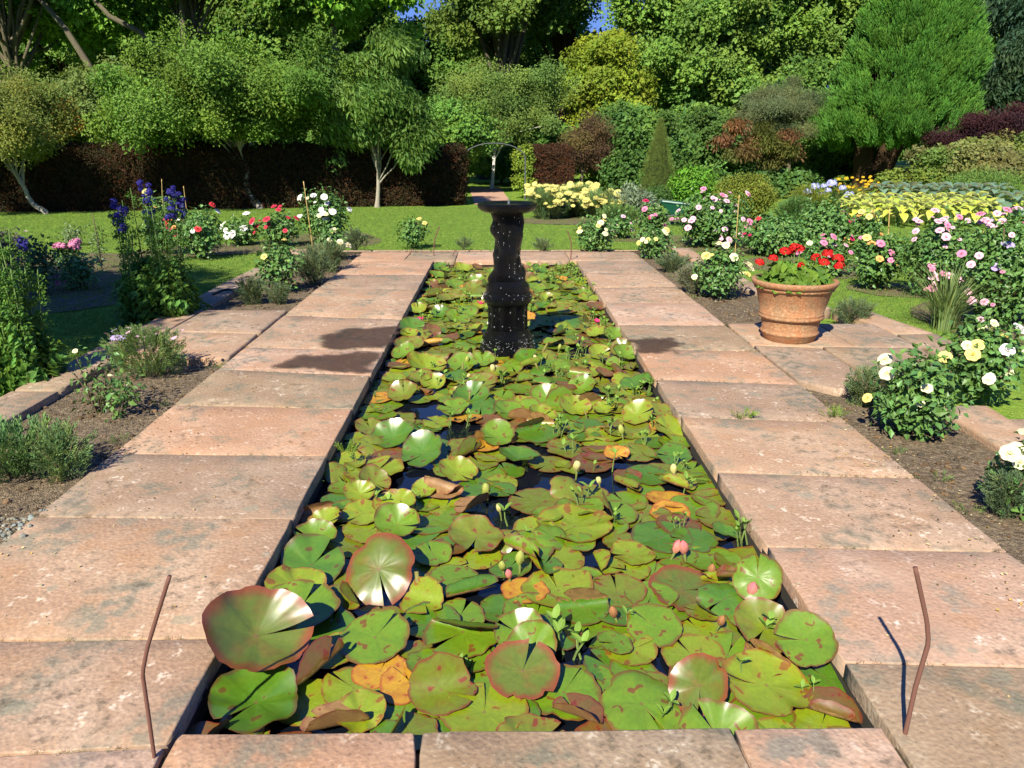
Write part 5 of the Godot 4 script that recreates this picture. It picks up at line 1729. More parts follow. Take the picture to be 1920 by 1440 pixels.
	for k in 9: spots.append([1645 + k * 27.0, 397 + 3.0 * sin(k * 2.6), 1])
	spots.append([1890, 420, 1]); spots.append([1915, 412, 0])
	for q in spots:
		var blue: bool = q[2] == 1
		var o2 := thing("hosta", "blue grey leaved hosta behind the gold ones" if blue else "gold leaved hosta in the row along the lawn edge", "hosta", on(q[0], q[1], LAWN), "blue hostas" if blue else "gold hostas along the border")
		for k in 20:
			var an := k * 2.4 + rnd(-0.3, 0.3)
			var t := k / 19.0
			var sz := (0.34 if blue else 0.27) * rnd(0.8, 1.15)
			var bas := Basis(Vector3.UP, an) * Basis(Vector3.BACK, lerpf(0.35, -0.85, t) + rnd(-0.15, 0.15))
			var h0 := (0.62 if blue else 0.46) * lerpf(1.0, 0.45, t * t)
			part("leaf", leaf_mesh, o2, Transform3D(bas.scaled(Vector3.ONE * sz), Vector3(cos(an), 0, -sin(an)) * lerpf(0.02, 0.22, t) + Vector3(0, h0, 0)), [M.hosta_blue0, M.hosta_blue1][k % 2] if blue else [M.hosta_gold0, M.hosta_gold1, M.hosta_gold2][k % 3])
		var hs := B.new()
		for k in 5: hs.tube([Vector3(0, -0.02, 0), Vector3(rnd(-0.08, 0.08), 0.2, rnd(-0.08, 0.08)), Vector3(rnd(-0.15, 0.15), 0.38, rnd(-0.15, 0.15))], [0.012, 0.01, 0.006], 5)
		part("stems", hs.smooth(M.green_stem), o2)
	# --- irises and leftovers at the foot of the woods
	for q in [[1300, 330, 1360, 372, 0], [1460, 330, 1530, 372, 1], [1800, 290, 1920, 350, 0], [1130, 290, 1230, 372, 1], [1225, 280, 1330, 352, 1], [1380, 320, 1480, 368, 1]]:
		shrub("woodland_shrub", "green shrub filling the foot of the east woods", "shrub", [q[0], q[1], q[2], q[3]], LAWN, S.broad, 190, 0.34, Color(0.065, 0.13, 0.028), 0.3, "shrubs at the foot of the woods")

func hosta_leaf(b: B) -> void:
	var rows := []
	for q in [[0.0, 0.02, 0.0], [0.12, 0.18, 0.04], [0.35, 0.33, 0.08], [0.6, 0.30, 0.06], [0.82, 0.16, -0.02], [1.0, 0.01, -0.12]]:
		var x: float = q[0]
		var w: float = q[1]
		rows.append([b.p(Vector3(x, q[2] + w * 0.35, -w)), b.p(Vector3(x, q[2], 0)), b.p(Vector3(x, q[2] + w * 0.35, w))])
	for i in 5:
		b.quad(rows[i][0], rows[i][1], rows[i + 1][1], rows[i + 1][0])
		b.quad(rows[i][1], rows[i][2], rows[i + 1][2], rows[i + 1][1])

func build_trees() -> void:
	# --- hedges
	var h := 1.42
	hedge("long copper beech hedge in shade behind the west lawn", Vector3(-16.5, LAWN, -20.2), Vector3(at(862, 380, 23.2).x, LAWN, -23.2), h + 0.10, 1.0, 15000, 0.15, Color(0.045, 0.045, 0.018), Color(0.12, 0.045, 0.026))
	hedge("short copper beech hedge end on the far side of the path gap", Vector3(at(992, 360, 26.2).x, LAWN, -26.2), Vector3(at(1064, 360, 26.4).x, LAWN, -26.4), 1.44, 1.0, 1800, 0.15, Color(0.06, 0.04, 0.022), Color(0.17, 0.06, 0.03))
	# path through the gap
	var pts := []
	for q in [[890, 384], [962, 384], [948, 366], [938, 352], [880, 352], [884, 366]]:
		var p := on(q[0], q[1], LAWN)
		pts.append(Vector2(p.x, p.z))
	structure("path", poly_sheet(pts, LAWN + 0.012, M.path), "pinkish gravel path through the gap in the hedge")
	# arch over the gap
	var arch := thing("iron_arch", "thin dark metal arch over the gap in the hedge", "arch", on(927, 383, LAWN))
	var a0 := arch.position
	for z in [0.0, -0.5]:
		var line := []
		var rad := []
		for k in 19:
			var an := PI * k / 18.0
			line.append(Vector3(cos(an) * 0.90, 1.26 + sin(an) * 0.44, z))
			rad.append(0.015)
		line.push_front(Vector3(0.90, -0.05, z)); rad.push_front(0.015)
		line.push_back(Vector3(-0.90, -0.05, z)); rad.push_back(0.015)
		var b := B.new()
		b.tube(line, rad, 7)
		part("hoop", b.smooth(M.iron), arch)
	shrub("climber", "yellow green climber growing up one leg of the arch", "climber", [962, 262, 1004, 372], LAWN, S.broad2, 130, 0.22, Color(0.17, 0.25, 0.03), 0.25)
	shrub("lavender", "lavender edging under the white birch", "lavender", [885, 325, 955, 337], LAWN, S.herb, 160, 0.3, Color(0.14, 0.15, 0.14), 0.25)
	# --- trees on the lawn and behind the hedge
	tree("crab_apple_tree", "spreading crab apple with leaning pale trunk before the hedge", 21.6, [195, 118, 650, 312], 478, {"trunk": 0.085, "clumps": 145, "per": 24, "rc": 0.56, "size": 0.34, "leaf": "small", "col": Color(0.085, 0.165, 0.022), "col2": Color(0.125, 0.20, 0.03), "flat": 0.7, "fork": 1.05, "bow": -0.14, "deep": 0.62, "bark": "pale_bark", "hollow": 0.35})
	tree("cherry_tree", "upright cherry with drooping pointed leaves before the hedge", 22.0, [605, 105, 815, 350], 703, {"trunk": 0.06, "clumps": 90, "per": 26, "rc": 0.48, "size": 0.30, "leaf": "droop", "col": Color(0.085, 0.17, 0.035), "col2": Color(0.13, 0.22, 0.05), "fork": 0.95, "uneven": 1.25, "bark": "pale_bark", "hollow": 0.35})
	tree("young_tree", "slim yellowish tree with leaning trunk at the west lawn", 20.0, [-150, 150, 95, 345], 68, {"trunk": 0.06, "clumps": 62, "per": 24, "rc": 0.5, "size": 0.25, "leaf": "small", "col": Color(0.13, 0.18, 0.04), "col2": Color(0.18, 0.20, 0.04), "fork": 1.05, "bow": -0.10, "bark": "pale_bark"})
	tree("golden_tree", "small tree turning gold behind the hedge", 24.3, [40, 190, 118, 285], 80, {"trunk": 0.06, "clumps": 31, "per": 28, "rc": 0.53, "size": 0.22, "leaf": "small", "col": Color(0.25, 0.19, 0.035), "col2": Color(0.3, 0.15, 0.03)})
	tree("shrubby_tree", "light green bushy tree behind the hedge beside golden tree", 26.0, [110, 155, 285, 300], 190, {"trunk": 0.08, "clumps": 56, "per": 30, "rc": 0.66, "size": 0.28, "leaf": "broad", "col": Color(0.11, 0.17, 0.04), "col2": Color(0.16, 0.21, 0.06)})
	tree("tall_maple", "tall bright maple with slanting pale limbs at the west end", 31.0, [-260, -320, 250, 235], 60, {"trunk": 0.2, "clumps": 124, "per": 30, "rc": 1.12, "size": 0.55, "leaf": "broad2", "col": Color(0.085, 0.19, 0.025), "col2": Color(0.13, 0.25, 0.03), "flat": 0.4, "limb_every": 4})
	var bt := tree("tall_maple", "tall maple with twin pale trunks behind the crab apple", 30.0, [205, -340, 560, 150], 350, {"trunk": 0.13, "clumps": 81, "per": 30, "rc": 1.06, "size": 0.52, "leaf": "broad2", "col": Color(0.07, 0.15, 0.022), "col2": Color(0.11, 0.21, 0.03), "flat": 0.4, "limb_every": 3})
	var lb := B.new()
	for q in [[[330, 330], [338, 170], [318, 110], [262, 60], [205, 30], [150, -30]], [[352, 330], [352, 160], [346, 80], [340, 0], [330, -60]], [[215, 230], [165, 120], [120, 50], [60, -20]]]:
		var line2 := []
		var rad2 := []
		for i in q.size():
			line2.append(at(q[i][0], q[i][1], 29.6) - bt.position)
			rad2.append(lerpf(0.15, 0.05, float(i) / q.size()))
		lb.tube(line2, rad2, 8)
	part("limbs", lb.smooth(M.bark), bt)
	tree("tall_maple", "bright yellow green maple crown above the cherry tree", 30.0, [500, -230, 735, 100], 640, {"trunk": 0.16, "clumps": 68, "per": 30, "rc": 0.99, "size": 0.52, "leaf": "broad2", "col": Color(0.10, 0.23, 0.02), "col2": Color(0.15, 0.28, 0.03), "flat": 0.4})
	tree("lime_tree", "tall lime tree rising behind the fountain", 42.0, [838, -380, 1055, 215], 936, {"trunk": 0.42, "clumps": 150, "per": 30, "rc": 1.39, "size": 0.50, "leaf": "broad", "col": Color(0.075, 0.13, 0.025), "col2": Color(0.12, 0.19, 0.03), "bark": "bark", "hollow": 0.45, "fork": 0.9})
	tree("oak_tree", "dense oak rising behind the birch", 46.0, [985, -380, 1110, 250], 1060, {"trunk": 0.4, "clumps": 93, "per": 30, "rc": 1.32, "size": 0.50, "leaf": "broad", "col": Color(0.085, 0.16, 0.028), "col2": Color(0.12, 0.21, 0.036), "bark": "dark_bark"})
	tree("birch_tree", "round headed white stemmed birch beyond the hedge gap", 31.0, [838, 150, 1030, 290], 922, {"trunk": 0.065, "clumps": 74, "per": 34, "rc": 0.66, "size": 0.30, "leaf": "small", "col": Color(0.10, 0.165, 0.035), "col2": Color(0.14, 0.21, 0.045), "bark": "birch_bark", "fork": 1.1})
	tree("yellow_tree", "yellow green tree beside the dense oak", 35.0, [1062, 105, 1215, 290], 1140, {"trunk": 0.12, "clumps": 68, "per": 30, "rc": 0.73, "size": 0.38, "leaf": "broad", "col": Color(0.15, 0.21, 0.02), "col2": Color(0.20, 0.25, 0.025)})
	tree("lime_tree", "broad lime tree behind the red leaved tree", 38.0, [1225, -330, 1440, 330], 1290, {"trunk": 0.3, "clumps": 230, "per": 30, "rc": 1.12, "size": 0.46, "leaf": "broad", "col": Color(0.11, 0.20, 0.03), "col2": Color(0.16, 0.26, 0.05), "hollow": 0.68})
	tree("lime_tree", "high lime tree against the cypress", 40.0, [1370, -380, 1660, 320], 1500, {"trunk": 0.3, "clumps": 250, "per": 30, "rc": 1.19, "size": 0.46, "leaf": "broad", "col": Color(0.10, 0.19, 0.03), "col2": Color(0.15, 0.25, 0.05), "hollow": 0.68})
	tree("dark_conifer", "blue green conifer behind the cypress", 38.0, [1790, -420, 2050, 330], 1920, {"trunk": 0.3, "clumps": 149, "per": 28, "rc": 1.06, "size": 0.5, "leaf": "droop", "col": Color(0.035, 0.075, 0.04), "col2": Color(0.06, 0.11, 0.06), "bark": "dark_bark"})
	tree("grey_thorn_tree", "small grey green thorn tree above the red leaved tree", 31.0, [1385, 165, 1545, 290], 1485, {"trunk": 0.08, "clumps": 62, "per": 32, "rc": 0.66, "size": 0.28, "leaf": "fine", "col": Color(0.085, 0.11, 0.05), "col2": Color(0.11, 0.14, 0.06), "flat": 0.35, "uneven": 1.2})
	tree("red_leaved_tree", "layered tree turning russet red beside the cypress", 27.0, [1352, 240, 1500, 325], 1440, {"trunk": 0.07, "clumps": 40, "per": 15, "rc": 0.38, "size": 0.26, "leaf": "droop", "col": Color(0.10, 0.13, 0.03), "col2": Color(0.17, 0.075, 0.04), "flat": 0.22, "uneven": 1.5})
	tree("green_shrub_tree", "leafy green tree between grey thorn and limes", 36.0, [1330, 130, 1520, 330], 1420, {"trunk": 0.1, "clumps": 70, "per": 28, "rc": 0.8, "size": 0.42, "leaf": "broad", "col": Color(0.08, 0.16, 0.028), "col2": Color(0.13, 0.22, 0.04)})
	tree("blue_spruce", "low blue green spruce at the foot of the tall conifer", 34.0, [1840, 60, 2030, 320], 1930, {"trunk": 0.12, "clumps": 80, "per": 26, "rc": 0.75, "size": 0.42, "leaf": "droop", "col": Color(0.035, 0.075, 0.04), "col2": Color(0.06, 0.11, 0.055), "bark": "dark_bark", "uneven": 0.6})
	tree("green_shrub_tree", "bushy laurel behind the cypress trunks", 34.5, [1480, 245, 1640, 350], 1560, {"trunk": 0.08, "clumps": 60, "per": 26, "rc": 0.65, "size": 0.36, "leaf": "broad", "col": Color(0.085, 0.16, 0.028), "col2": Color(0.12, 0.21, 0.036), "uneven": 0.5})
	tree("purple_maple", "dark purple maple at the east end", 27.0, [1765, 222, 1960, 300], 1870, {"trunk": 0.07, "clumps": 50, "per": 30, "rc": 0.59, "size": 0.26, "leaf": "small", "col": Color(0.035, 0.014, 0.018), "col2": Color(0.045, 0.016, 0.018), "flat": 0.4, "uneven": 1.4})
	tree("orange_shrub_tree", "loose shrub tinged orange below the purple maple", 25.0, [1745, 275, 1925, 340], 1830, {"trunk": 0.05, "clumps": 36, "per": 28, "rc": 0.53, "size": 0.26, "leaf": "broad", "col": Color(0.10, 0.15, 0.03), "col2": Color(0.17, 0.15, 0.05), "flat": 0.4, "uneven": 1.6})
	tree("red_maple", "small red brown maple behind the hedge end", 27.6, [1062, 225, 1130, 345], 1090, {"trunk": 0.06, "clumps": 30, "per": 18, "rc": 0.53, "size": 0.24, "leaf": "small", "col": Color(0.09, 0.05, 0.03), "col2": Color(0.12, 0.10, 0.03), "flat": 0.4})
	tree("purple_beech", "dark purple beech crown behind the birch", 36.0, [1005, 205, 1085, 300], 1045, {"trunk": 0.1, "clumps": 37, "per": 28, "rc": 0.66, "size": 0.32, "leaf": "broad", "col": Color(0.04, 0.018, 0.018), "col2": Color(0.06, 0.025, 0.02)})
	tree("green_shrub_tree", "bright shrub behind the hedge between cherry and birch", 28.0, [790, 215, 905, 305], 850, {"trunk": 0.06, "clumps": 43, "per": 28, "rc": 0.59, "size": 0.28, "leaf": "broad", "col": Color(0.09, 0.19, 0.03), "col2": Color(0.13, 0.23, 0.04)})
	tree("green_shrub_tree", "dark green bushy tree behind the yew pyramid", 29.0, [1120, 215, 1260, 365], 1190, {"trunk": 0.08, "clumps": 68, "per": 28, "rc": 0.66, "size": 0.30, "leaf": "broad", "col": Color(0.055, 0.12, 0.025), "col2": Color(0.10, 0.19, 0.035)})
	tree("green_shrub_tree", "green bushy tree between the lime and the red leaved tree", 32.0, [1235, 230, 1400, 350], 1320, {"trunk": 0.08, "clumps": 62, "per": 28, "rc": 0.73, "size": 0.32, "leaf": "broad", "col": Color(0.06, 0.12, 0.025), "col2": Color(0.11, 0.2, 0.04)})
	for q in [[880, 285, 1000, 330, 35.0], [985, 255, 1060, 320, 31.0], [800, 255, 880, 320, 30.0], [560, 215, 760, 320, 29.0], [300, 190, 560, 320, 28.0], [60, 230, 320, 320, 30.0]]:
		tree("woodland_shrub", "leafy shrub standing behind the copper beech hedge", q[4], q, (q[0] + q[2]) * 0.5, {"trunk": 0.06, "clumps": 37, "per": 28, "rc": 0.66, "size": 0.32, "leaf": "broad", "col": Color(0.06, 0.14, 0.025), "col2": Color(0.10, 0.20, 0.035), "category": "shrub", "group": "shrubs behind the hedge"})
	for i in 13:
		var bx := -150.0 + i * 180.0
		tree("woodland_shrub", "leafy undergrowth bush beneath the belt of woodland trees", 47.0 + (i % 2) * 2.0, [bx - 120, 185 + (i % 3) * 15, bx + 120, 335], bx, {"trunk": 0.08, "clumps": 45, "per": 26, "rc": 0.95, "size": 0.6, "leaf": "broad", "col": Color(0.085, 0.16, 0.028), "col2": Color(0.12, 0.21, 0.036), "category": "shrub", "group": "undergrowth of the wood"})
	build_cypress()
	# --- the wood behind everything
	var k := 0
	var behind := ["beyond the end of the long hedge", "behind the leaning young tree", "behind the golden tree", "behind the twin trunked maple", "behind the crab apple", "behind the cherry tree", "behind the tall lime tree", "behind the dense oak", "behind the broad lime", "behind the grey thorn tree", "behind the high lime by the cypress", "behind the cypress", "behind the blue green conifer", "past the purple maple", "past the blue green conifer"]
	for x in [-420, -180, 60, 300, 500, 660, 890, 1040, 1350, 1450, 1600, 1780, 1960, 2160, 2380]:
		var low: bool = x in [660, 890, 1040]
		tree("woodland_tree", "woodland tree standing " + behind[k], 54.0 + (k % 3) * 3.0, [x - 165, (62 if low else -260) + (0 if low else (k % 2) * 40), x + 165, 345], x, {"trunk": 0.3, "clumps": 93, "per": 25, "rc": 1.72, "size": 0.72, "leaf": "broad", "col": Color(0.085, 0.16, 0.028), "col2": Color(0.12, 0.21, 0.036), "bark": "dark_bark", "uneven": 0.35 if low else 1.0, "group": "trees of the wood behind"})
		k += 1
	for q in [[628, -240, 735, 230, 49.0, "tall ash between bright maple and the lime tree"], [-60, -120, 320, 260, 42.0, "dense green ash behind the slanting maple limbs"], [380, -150, 620, 230, 44.0, "spreading ash above the crab apple"]]:
		tree("ash_tree", q[5], q[4], q, (q[0] + q[2]) * 0.5, {"trunk": 0.25, "clumps": 110, "per": 26, "rc": 1.2, "size": 0.6, "leaf": "broad", "col": Color(0.085, 0.16, 0.028), "col2": Color(0.12, 0.21, 0.036), "uneven": 0.5, "bark": "dark_bark"})
	# --- a tree beside the camera, out of the picture, whose shade lies across the west border
	shade_tree()

func shade_tree() -> void:
	var root := thing("garden_tree", "broad leafy tree beside the west border casting shade over it", "tree", Vector3(-8.4, LAWN, -2.4))
	var b := B.new()
	b.tube([Vector3(0, -0.1, 0), Vector3(0.05, 1.2, 0), Vector3(0, 2.9, 0), Vector3(0, 5.2, 0)], [0.24, 0.18, 0.16, 0.07], 9)
	var xf := []
	var cols := []
	for i in 260:
		var d := dirv()
		var p := Vector3(0.3, 5.1, -0.3) + Vector3(d.x * 2.7, d.y * 1.2, d.z * 2.6) * lerpf(0.3, 1.0, sqrt(rng.randf()))
		if i % 7 == 0: limb(b, Vector3(0, 2.4, 0), p, 0.07, 0.015)
		for k in 14:
			xf.append(Transform3D(facing((d + Vector3.UP + dirv() * 0.5).normalized(), rnd(0, 6)).scaled(Vector3.ONE * rnd(0.2, 0.38)), p + ball() * 0.5))
			cols.append(shade(Color(0.07, 0.15, 0.03), 0.2))
	part("trunk", b.smooth(M.bark), root)
	many("crown", S.broad, root, xf, cols)

func build_cypress() -> void:
	var dist := 30.0
	var base := Vector3(at(1632, 350, dist).x, LAWN, -dist)
	var root := thing("cypress_tree", "great cone shaped green cypress over the border", "tree", base)
	var s := scale_at(dist, 4.0)
	var off := at(1660, 300, dist).x - base.x
	var b := B.new()
	for q in [[-0.35, -0.55, 0.36], [0.15, 0.75, 0.30], [0.5, 1.3, 0.2]]:
		b.tube([Vector3(q[0] * 0.6, -0.1, 0), Vector3(q[0], 0.6, 0), Vector3(q[0] + (q[1] - q[0]) * 0.6, 1.9, 0), Vector3(q[1] + off * 0.5, 4.5, 0)], [q[2] * 1.3, q[2], q[2] * 0.85, q[2] * 0.4], 10)
	part("trunk", b.smooth(M.dark_bark), root)
	var top := 11.2
	var shift := at(1760, 0, dist).x - at(1692, 0, dist).x
	var xf := []
	var cols := []
	for i in 640:
		var t := 1.0 - sqrt(rng.randf())
		var y := lerpf(1.75, top, t)
		var under := clampf((y - 1.4) / 0.9, 0.3, 1.0)
		var prof := sin(under * PI * 0.5) if y < 2.2 else pow(clampf((top + 0.2 - y) / (top - 2.0), 0.0, 1.0), 1.02)
		var an := rnd(0, TAU)
		var rad := 2.95 * prof * (0.95 + 0.30 * noise.get_noise_3d(cos(an) * 70.0, y * 16.0, sin(an) * 70.0)) * lerpf(0.74, 1.0, sqrt(rng.randf()))
		var p := Vector3(off + shift * 0.55 * clampf((y - 2.0) / 5.2, 0.0, 1.4) + cos(an) * rad, y, sin(an) * rad)
		var tone := shade(Color(0.10, 0.255, 0.035), 0.18)
		for k in 17:
			var w := ball() * Vector3(0.30, 0.34, 0.30)
			var up := Vector3(cos(an) * 0.55, 1.0, sin(an) * 0.55) + dirv() * 0.25
			xf.append(Transform3D(facing(up.normalized(), rnd(0, TAU)).scaled(Vector3.ONE * rnd(0.17, 0.30)), p + w))
			cols.append(shade(tone, 0.14))
	many("crown", S.plume, root, xf, cols)

# ---------------------------------------------------------------- litter, pebbles, grass
func build_small_things() -> void:
	# grass blades on the nearer lawn
	var b := B.new()
	var r := RandomNumberGenerator.new()
	r.seed = 5
	for k in 7:
		var an := r.randf() * TAU
		var f := Vector3(r.randf_range(-0.02, 0.02), 0, r.randf_range(-0.02, 0.02))
		var side := Vector3(cos(an), 0, sin(an)) * 0.0022
		var tip := f + Vector3(r.randf_range(-0.015, 0.015), r.randf_range(0.018, 0.034), r.randf_range(-0.015, 0.015))
		var kk := r.randf_range(0.8, 1.2)
		var c := Color(kk, kk, kk)
		b.tri(b.p(f - side, c), b.p(tip, c), b.p(f + side, c))
	var blade := b.flat(M.leaf)
	var xf := []
	var cols := []
	var tries := 0
	while xf.size() < 90000 and tries < 400000:
		tries += 1
		var z := -lerpf(4.0, 22.0, pow(rng.randf(), 0.9))
		var x := rnd(-0.72, 0.72) * (-z + 1.0)
		if x > -3.3 and x < 3.1 and z > -12.42: continue
		if x > 3.0 and x < 3.85 and z > -7.7: continue
		xf.append(Transform3D(Basis(Vector3.UP, rnd(0, TAU)).scaled(Vector3.ONE * rnd(0.8, 1.4)), Vector3(x, LAWN, z)))
		cols.append(shade(Color(0.175, 0.275, 0.055), 0.25))
	var lawn := Node3D.new()
	lawn.name = "grass"
	add_child(lawn)
	tag(lawn, "short mown grass blades of the lawn", "grass")
	lawn.set_meta("kind", "stuff")
	many("blades", blade, lawn, xf, cols)
	# clods and crumbs on the soil, fallen petals, gravel in the near corner
	var clod := B.new()
	clod.blob(Vector3.ZERO, Vector3(1, 0.6, 0.85), 4, 6)
	var cm := clod.flat(M.soil_crumb)
	xf = []; cols = []
	for k in 9000:
		var west := rng.randf() < 0.5
		var z2 := -pow(rng.randf(), 0.8) * 12.4
		var x2 := rnd(-2.94, -2.10) if west else rnd(2.11, 2.72)
		if z2 < -12.2: x2 = rnd(-2, 2)
		if west and z2 < -5.75 and z2 > -7.6: continue
		if not west and z2 < -5.0 and z2 > -7.0: continue
		var s := pow(rng.randf(), 3.0) * 0.018 + 0.004
		var lie := SOIL
		if k % 3 == 0 and z2 > -11.5:
			var inn := pow(rng.randf(), 2.2) * 0.55
			x2 = (-2.08 + inn) if west else (2.08 - inn)
			s = pow(rng.randf(), 2.0) * 0.004 + 0.0015
			lie = 0.001
		xf.append(Transform3D(Basis.from_euler(Vector3(rnd(-0.5, 0.5), rnd(0, 6), rnd(-0.5, 0.5))).scaled(Vector3.ONE * s), Vector3(x2, lie + s * 0.2, z2)))
		cols.append(shade(Color(0.11, 0.08, 0.05) if s > 0.006 or rng.randf() < 0.6 else Color(0.32, 0.28, 0.16), 0.4))
	var crumbs := Node3D.new()
	crumbs.name = "soil_crumbs"
	add_child(crumbs)
	tag(crumbs, "crumbs and clods of dry earth on the flower beds", "soil")
	crumbs.set_meta("kind", "stuff")
	many("clods", cm, crumbs, xf, cols)
	xf = []; cols = []
	for k in 150:
		var p := on(rnd(-40, 120), rnd(955, 1010), 0.0)
		if p.x > -2.06 : p.x = rnd(-2.5, -2.02)
		var s2 := pow(rng.randf(), 3.0) * 0.016 + 0.003
		xf.append(Transform3D(Basis.from_euler(Vector3(rnd(-0.3, 0.3), rnd(0, 6), rnd(-0.3, 0.3))).scaled(Vector3.ONE * s2), Vector3(p.x, (0.0 if p.x > -2.09 else SOIL) + s2 * 0.4, p.z)))
		cols.append(shade(Color(0.22, 0.23, 0.19), 0.3))
	var gravel := Node3D.new()
	gravel.name = "gravel"
	add_child(gravel)
	tag(gravel, "loose grey pebbles at the corner of the west bed", "gravel")
	gravel.set_meta("kind", "stuff")
	many("pebbles", cm, gravel, xf, cols)
	var petal := B.new()
	petal.quad(petal.p(Vector3(-1, 0, 0)), petal.p(Vector3(0, 0.25, 0.7)), petal.p(Vector3(1, 0, 0)), petal.p(Vector3(0, 0.2, -0.7)))
	xf = []; cols = []
	for k in 900:
		var east := rng.randf() < 0.72
		var p2 := Vector3(rnd(1.75, 2.72) if east else rnd(-2.9, -1.75), 0, -lerpf(2.2, 9.0, pow(rng.randf(), 1.2)))
		if rng.randf() < 0.3: p2.x = rnd(-2.0, 2.2)
		if p2.x > PX0 and p2.x < PX1: continue
		var on_stone := absf(p2.x) < 2.09
		p2.y = 0.006 if on_stone else SOIL + 0.008
		xf.append(Transform3D(Basis.from_euler(Vector3(rnd(-0.3, 0.3), rnd(0, 6), rnd(-0.3, 0.3))).scaled(Vector3.ONE * rnd(0.003, 0.010)), p2))
		cols.append(shade(Color(0.55, 0.48, 0.25) if rng.randf() < 0.6 else Color(0.5, 0.38, 0.10), 0.3))
	var litter := Node3D.new()
	litter.name = "petal_litter"
	add_child(litter)
	tag(litter, "fallen pale yellow petals strewn on soil and paving", "litter")
	litter.set_meta("kind", "stuff")
	many("petals", petal.flat(M.leaf), litter, xf, cols)
	xf = []; cols = []
	for q in joint_lines:
		for k in 46:
			var tt := 1.0 - pow(rng.randf(), 1.6)
			var w0: Vector2 = q[0].lerp(q[1], tt)
			if noise.get_noise_2d(w0.x * 70.0, w0.y * 200.0) < -0.02: continue
			var sz := rnd(0.006, 0.016)
			xf.append(Transform3D(facing((Vector3.UP + dirv() * 0.5).normalized(), rnd(0, 6)).scaled(Vector3.ONE * sz), Vector3(w0.x + rnd(-0.008, 0.008), -0.004 + sz * 0.3, w0.y + rnd(-0.007, 0.007))))
			cols.append(shade(Color(0.10, 0.13, 0.03) if rng.randf() < 0.6 else Color(0.14, 0.11, 0.06), 0.3))
	var moss := Node3D.new()
	moss.name = "joint_moss"
	add_child(moss)
	tag(moss, "dark moss and grit caught in the paving joints", "moss")
	moss.set_meta("kind", "stuff")
	many("tufts", S.small, moss, xf, cols)
	# weeds in the joints
	for q in [[1395, 785, 1.0], [1565, 782, 1.2], [652, 845, 0.8]]:
		var w := thing("joint_weed", "small bright green weed in a paving joint", "weed", on(q[0], q[1], 0.0), "weeds in the paving joints")
		heap(w, S.herb, 16, Vector3(0.09, 0.025, 0.03) * q[2], 0.04, Color(0.14, 0.22, 0.03), 0.3)
	for q in [[220, 830, 1.0], [300, 760, 0.8], [330, 700, 1.0], [160, 860, 0.7], [400, 690, 0.7], [1600, 760, 0.7], [1680, 850, 0.8], [1760, 900, 0.7], [1560, 770, 1.0], [1820, 960, 0.8], [1300, 560, 0.8], [1260, 520, 0.7], [600, 520, 0.7], [560, 545, 0.7]]:
		var w2 := thing("bed_weed", "thin weed seedlings on the bare soil of a flower bed", "weed", on(q[0], q[1], SOIL), "weeds on the bed soil")
		heap(w2, S.herb, 9, Vector3(0.10, 0.02, 0.08) * q[2], 0.032, Color(0.12, 0.18, 0.05), 0.3)
	# stub of garden hose by the lavender
	var hb := B.new()
	var line := []
	var rad := []
	for k in 15:
		var t := k / 14.0
		line.append(on(400 + 55 * t, 552 - 9 * sin(t * PI), 0.02) - on(400, 552, 0.02))
		rad.append(0.014)
	hb.tube(line, rad, 8)
	single("hose", hb.smooth(M.hose), "short length of dark hose lying on the west kerb", "hose", Transform3D(Basis.IDENTITY, on(400, 552, 0.028)))

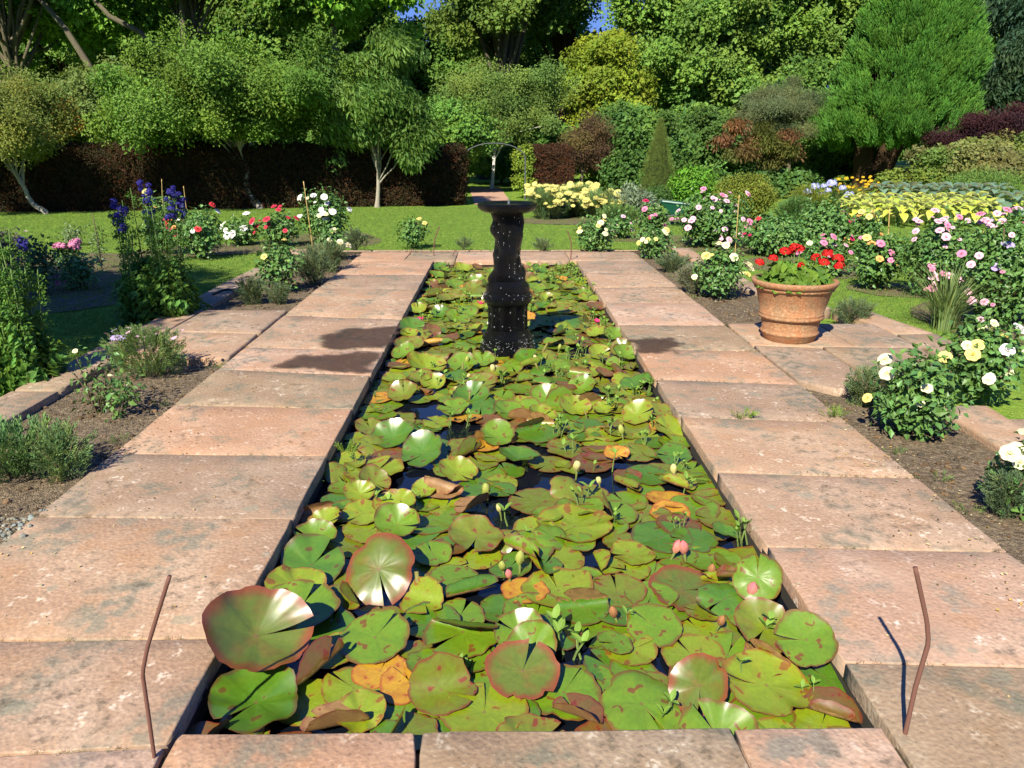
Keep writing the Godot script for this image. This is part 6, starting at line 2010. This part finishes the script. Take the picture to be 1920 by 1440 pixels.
# ---------------------------------------------------------------- the scene
func _ready() -> void:
	# camera
	var cam := Camera3D.new()
	cam.name = "camera"
	cam.fov = rad_to_deg(2.0 * atan(720.0 / F))
	cam.near = 0.05
	cam.far = 600.0
	cam.position = EYE
	cam.rotation_degrees = Vector3(PITCH, YAW, 0.0)
	add_child(cam)
	cam.current = true
	look = cam.basis
	# sky and exposure
	var env := Environment.new()
	env.background_mode = Environment.BG_SKY
	var sky := Sky.new()
	var sm := ProceduralSkyMaterial.new()
	sm.sky_top_color = Color(0.17, 0.32, 0.63)
	sm.sky_horizon_color = Color(0.46, 0.60, 0.85)
	sm.sky_curve = 0.16
	sm.ground_bottom_color = Color(0.12, 0.14, 0.08)
	sm.ground_horizon_color = Color(0.30, 0.36, 0.30)
	sm.sun_angle_max = 2.0
	sky.sky_material = sm
	env.sky = sky
	env.background_energy_multiplier = 0.85
	env.tonemap_mode = Environment.TONE_MAPPER_LINEAR
	env.tonemap_exposure = 1.95
	env.sdfgi_enabled = true
	env.ssao_enabled = true
	env.ssil_enabled = true
	var we := WorldEnvironment.new()
	we.name = "environment"
	we.environment = env
	add_child(we)
	# sun: behind the camera to the west, about 41 degrees up
	var sun := DirectionalLight3D.new()
	sun.name = "sun"
	sun.light_energy = 1.6
	sun.light_color = Color(1.0, 0.965, 0.90)
	sun.light_angular_distance = 0.5
	sun.shadow_enabled = true
	add_child(sun)
	sun.look_at_from_position(Vector3(-0.40 * 0.755, 0.656, 0.91 * 0.755) * 50.0, Vector3.ZERO)
	# large structure
	rng.seed = 20240
	noise.seed = 7
	noise.frequency = 0.02
	noise.fractal_octaves = 3
	make_materials()
	M.soil_crumb = leafy(0.95, 0.0, 0.2)
	M.path = plain(lin(0.42, 0.26, 0.18), 0.95, 0.2)
	make_plant_meshes()
	M.petal_yarrow = tinted(lin(0.66, 0.60, 0.17))
	M.petal_yarrow.backlight_enabled = false
	for q in [["hosta_gold0", 0.42, 0.44, 0.06], ["hosta_gold1", 0.34, 0.42, 0.06], ["hosta_gold2", 0.50, 0.50, 0.12], ["hosta_blue0", 0.10, 0.18, 0.12], ["hosta_blue1", 0.13, 0.22, 0.15]]:
		var hm := plain(lin(q[1], q[2], q[3]), 0.45, 0.5)
		hm.backlight_enabled = true
		hm.backlight = lin(0.3, 0.3, 0.15)
		M[q[0]] = hm
	print("materials ", Time.get_ticks_msec())
	build_ground()
	build_paving()
	build_trees()
	print("trees ", Time.get_ticks_msec())
	# objects
	build_pads()
	build_water_plants()
	build_fountain()
	build_pot()
	build_rods()
	print("pool ", Time.get_ticks_msec())
	build_near_plants()
	build_borders()
	print("plants ", Time.get_ticks_msec())
	build_small_things()
	print("done ", Time.get_ticks_msec())
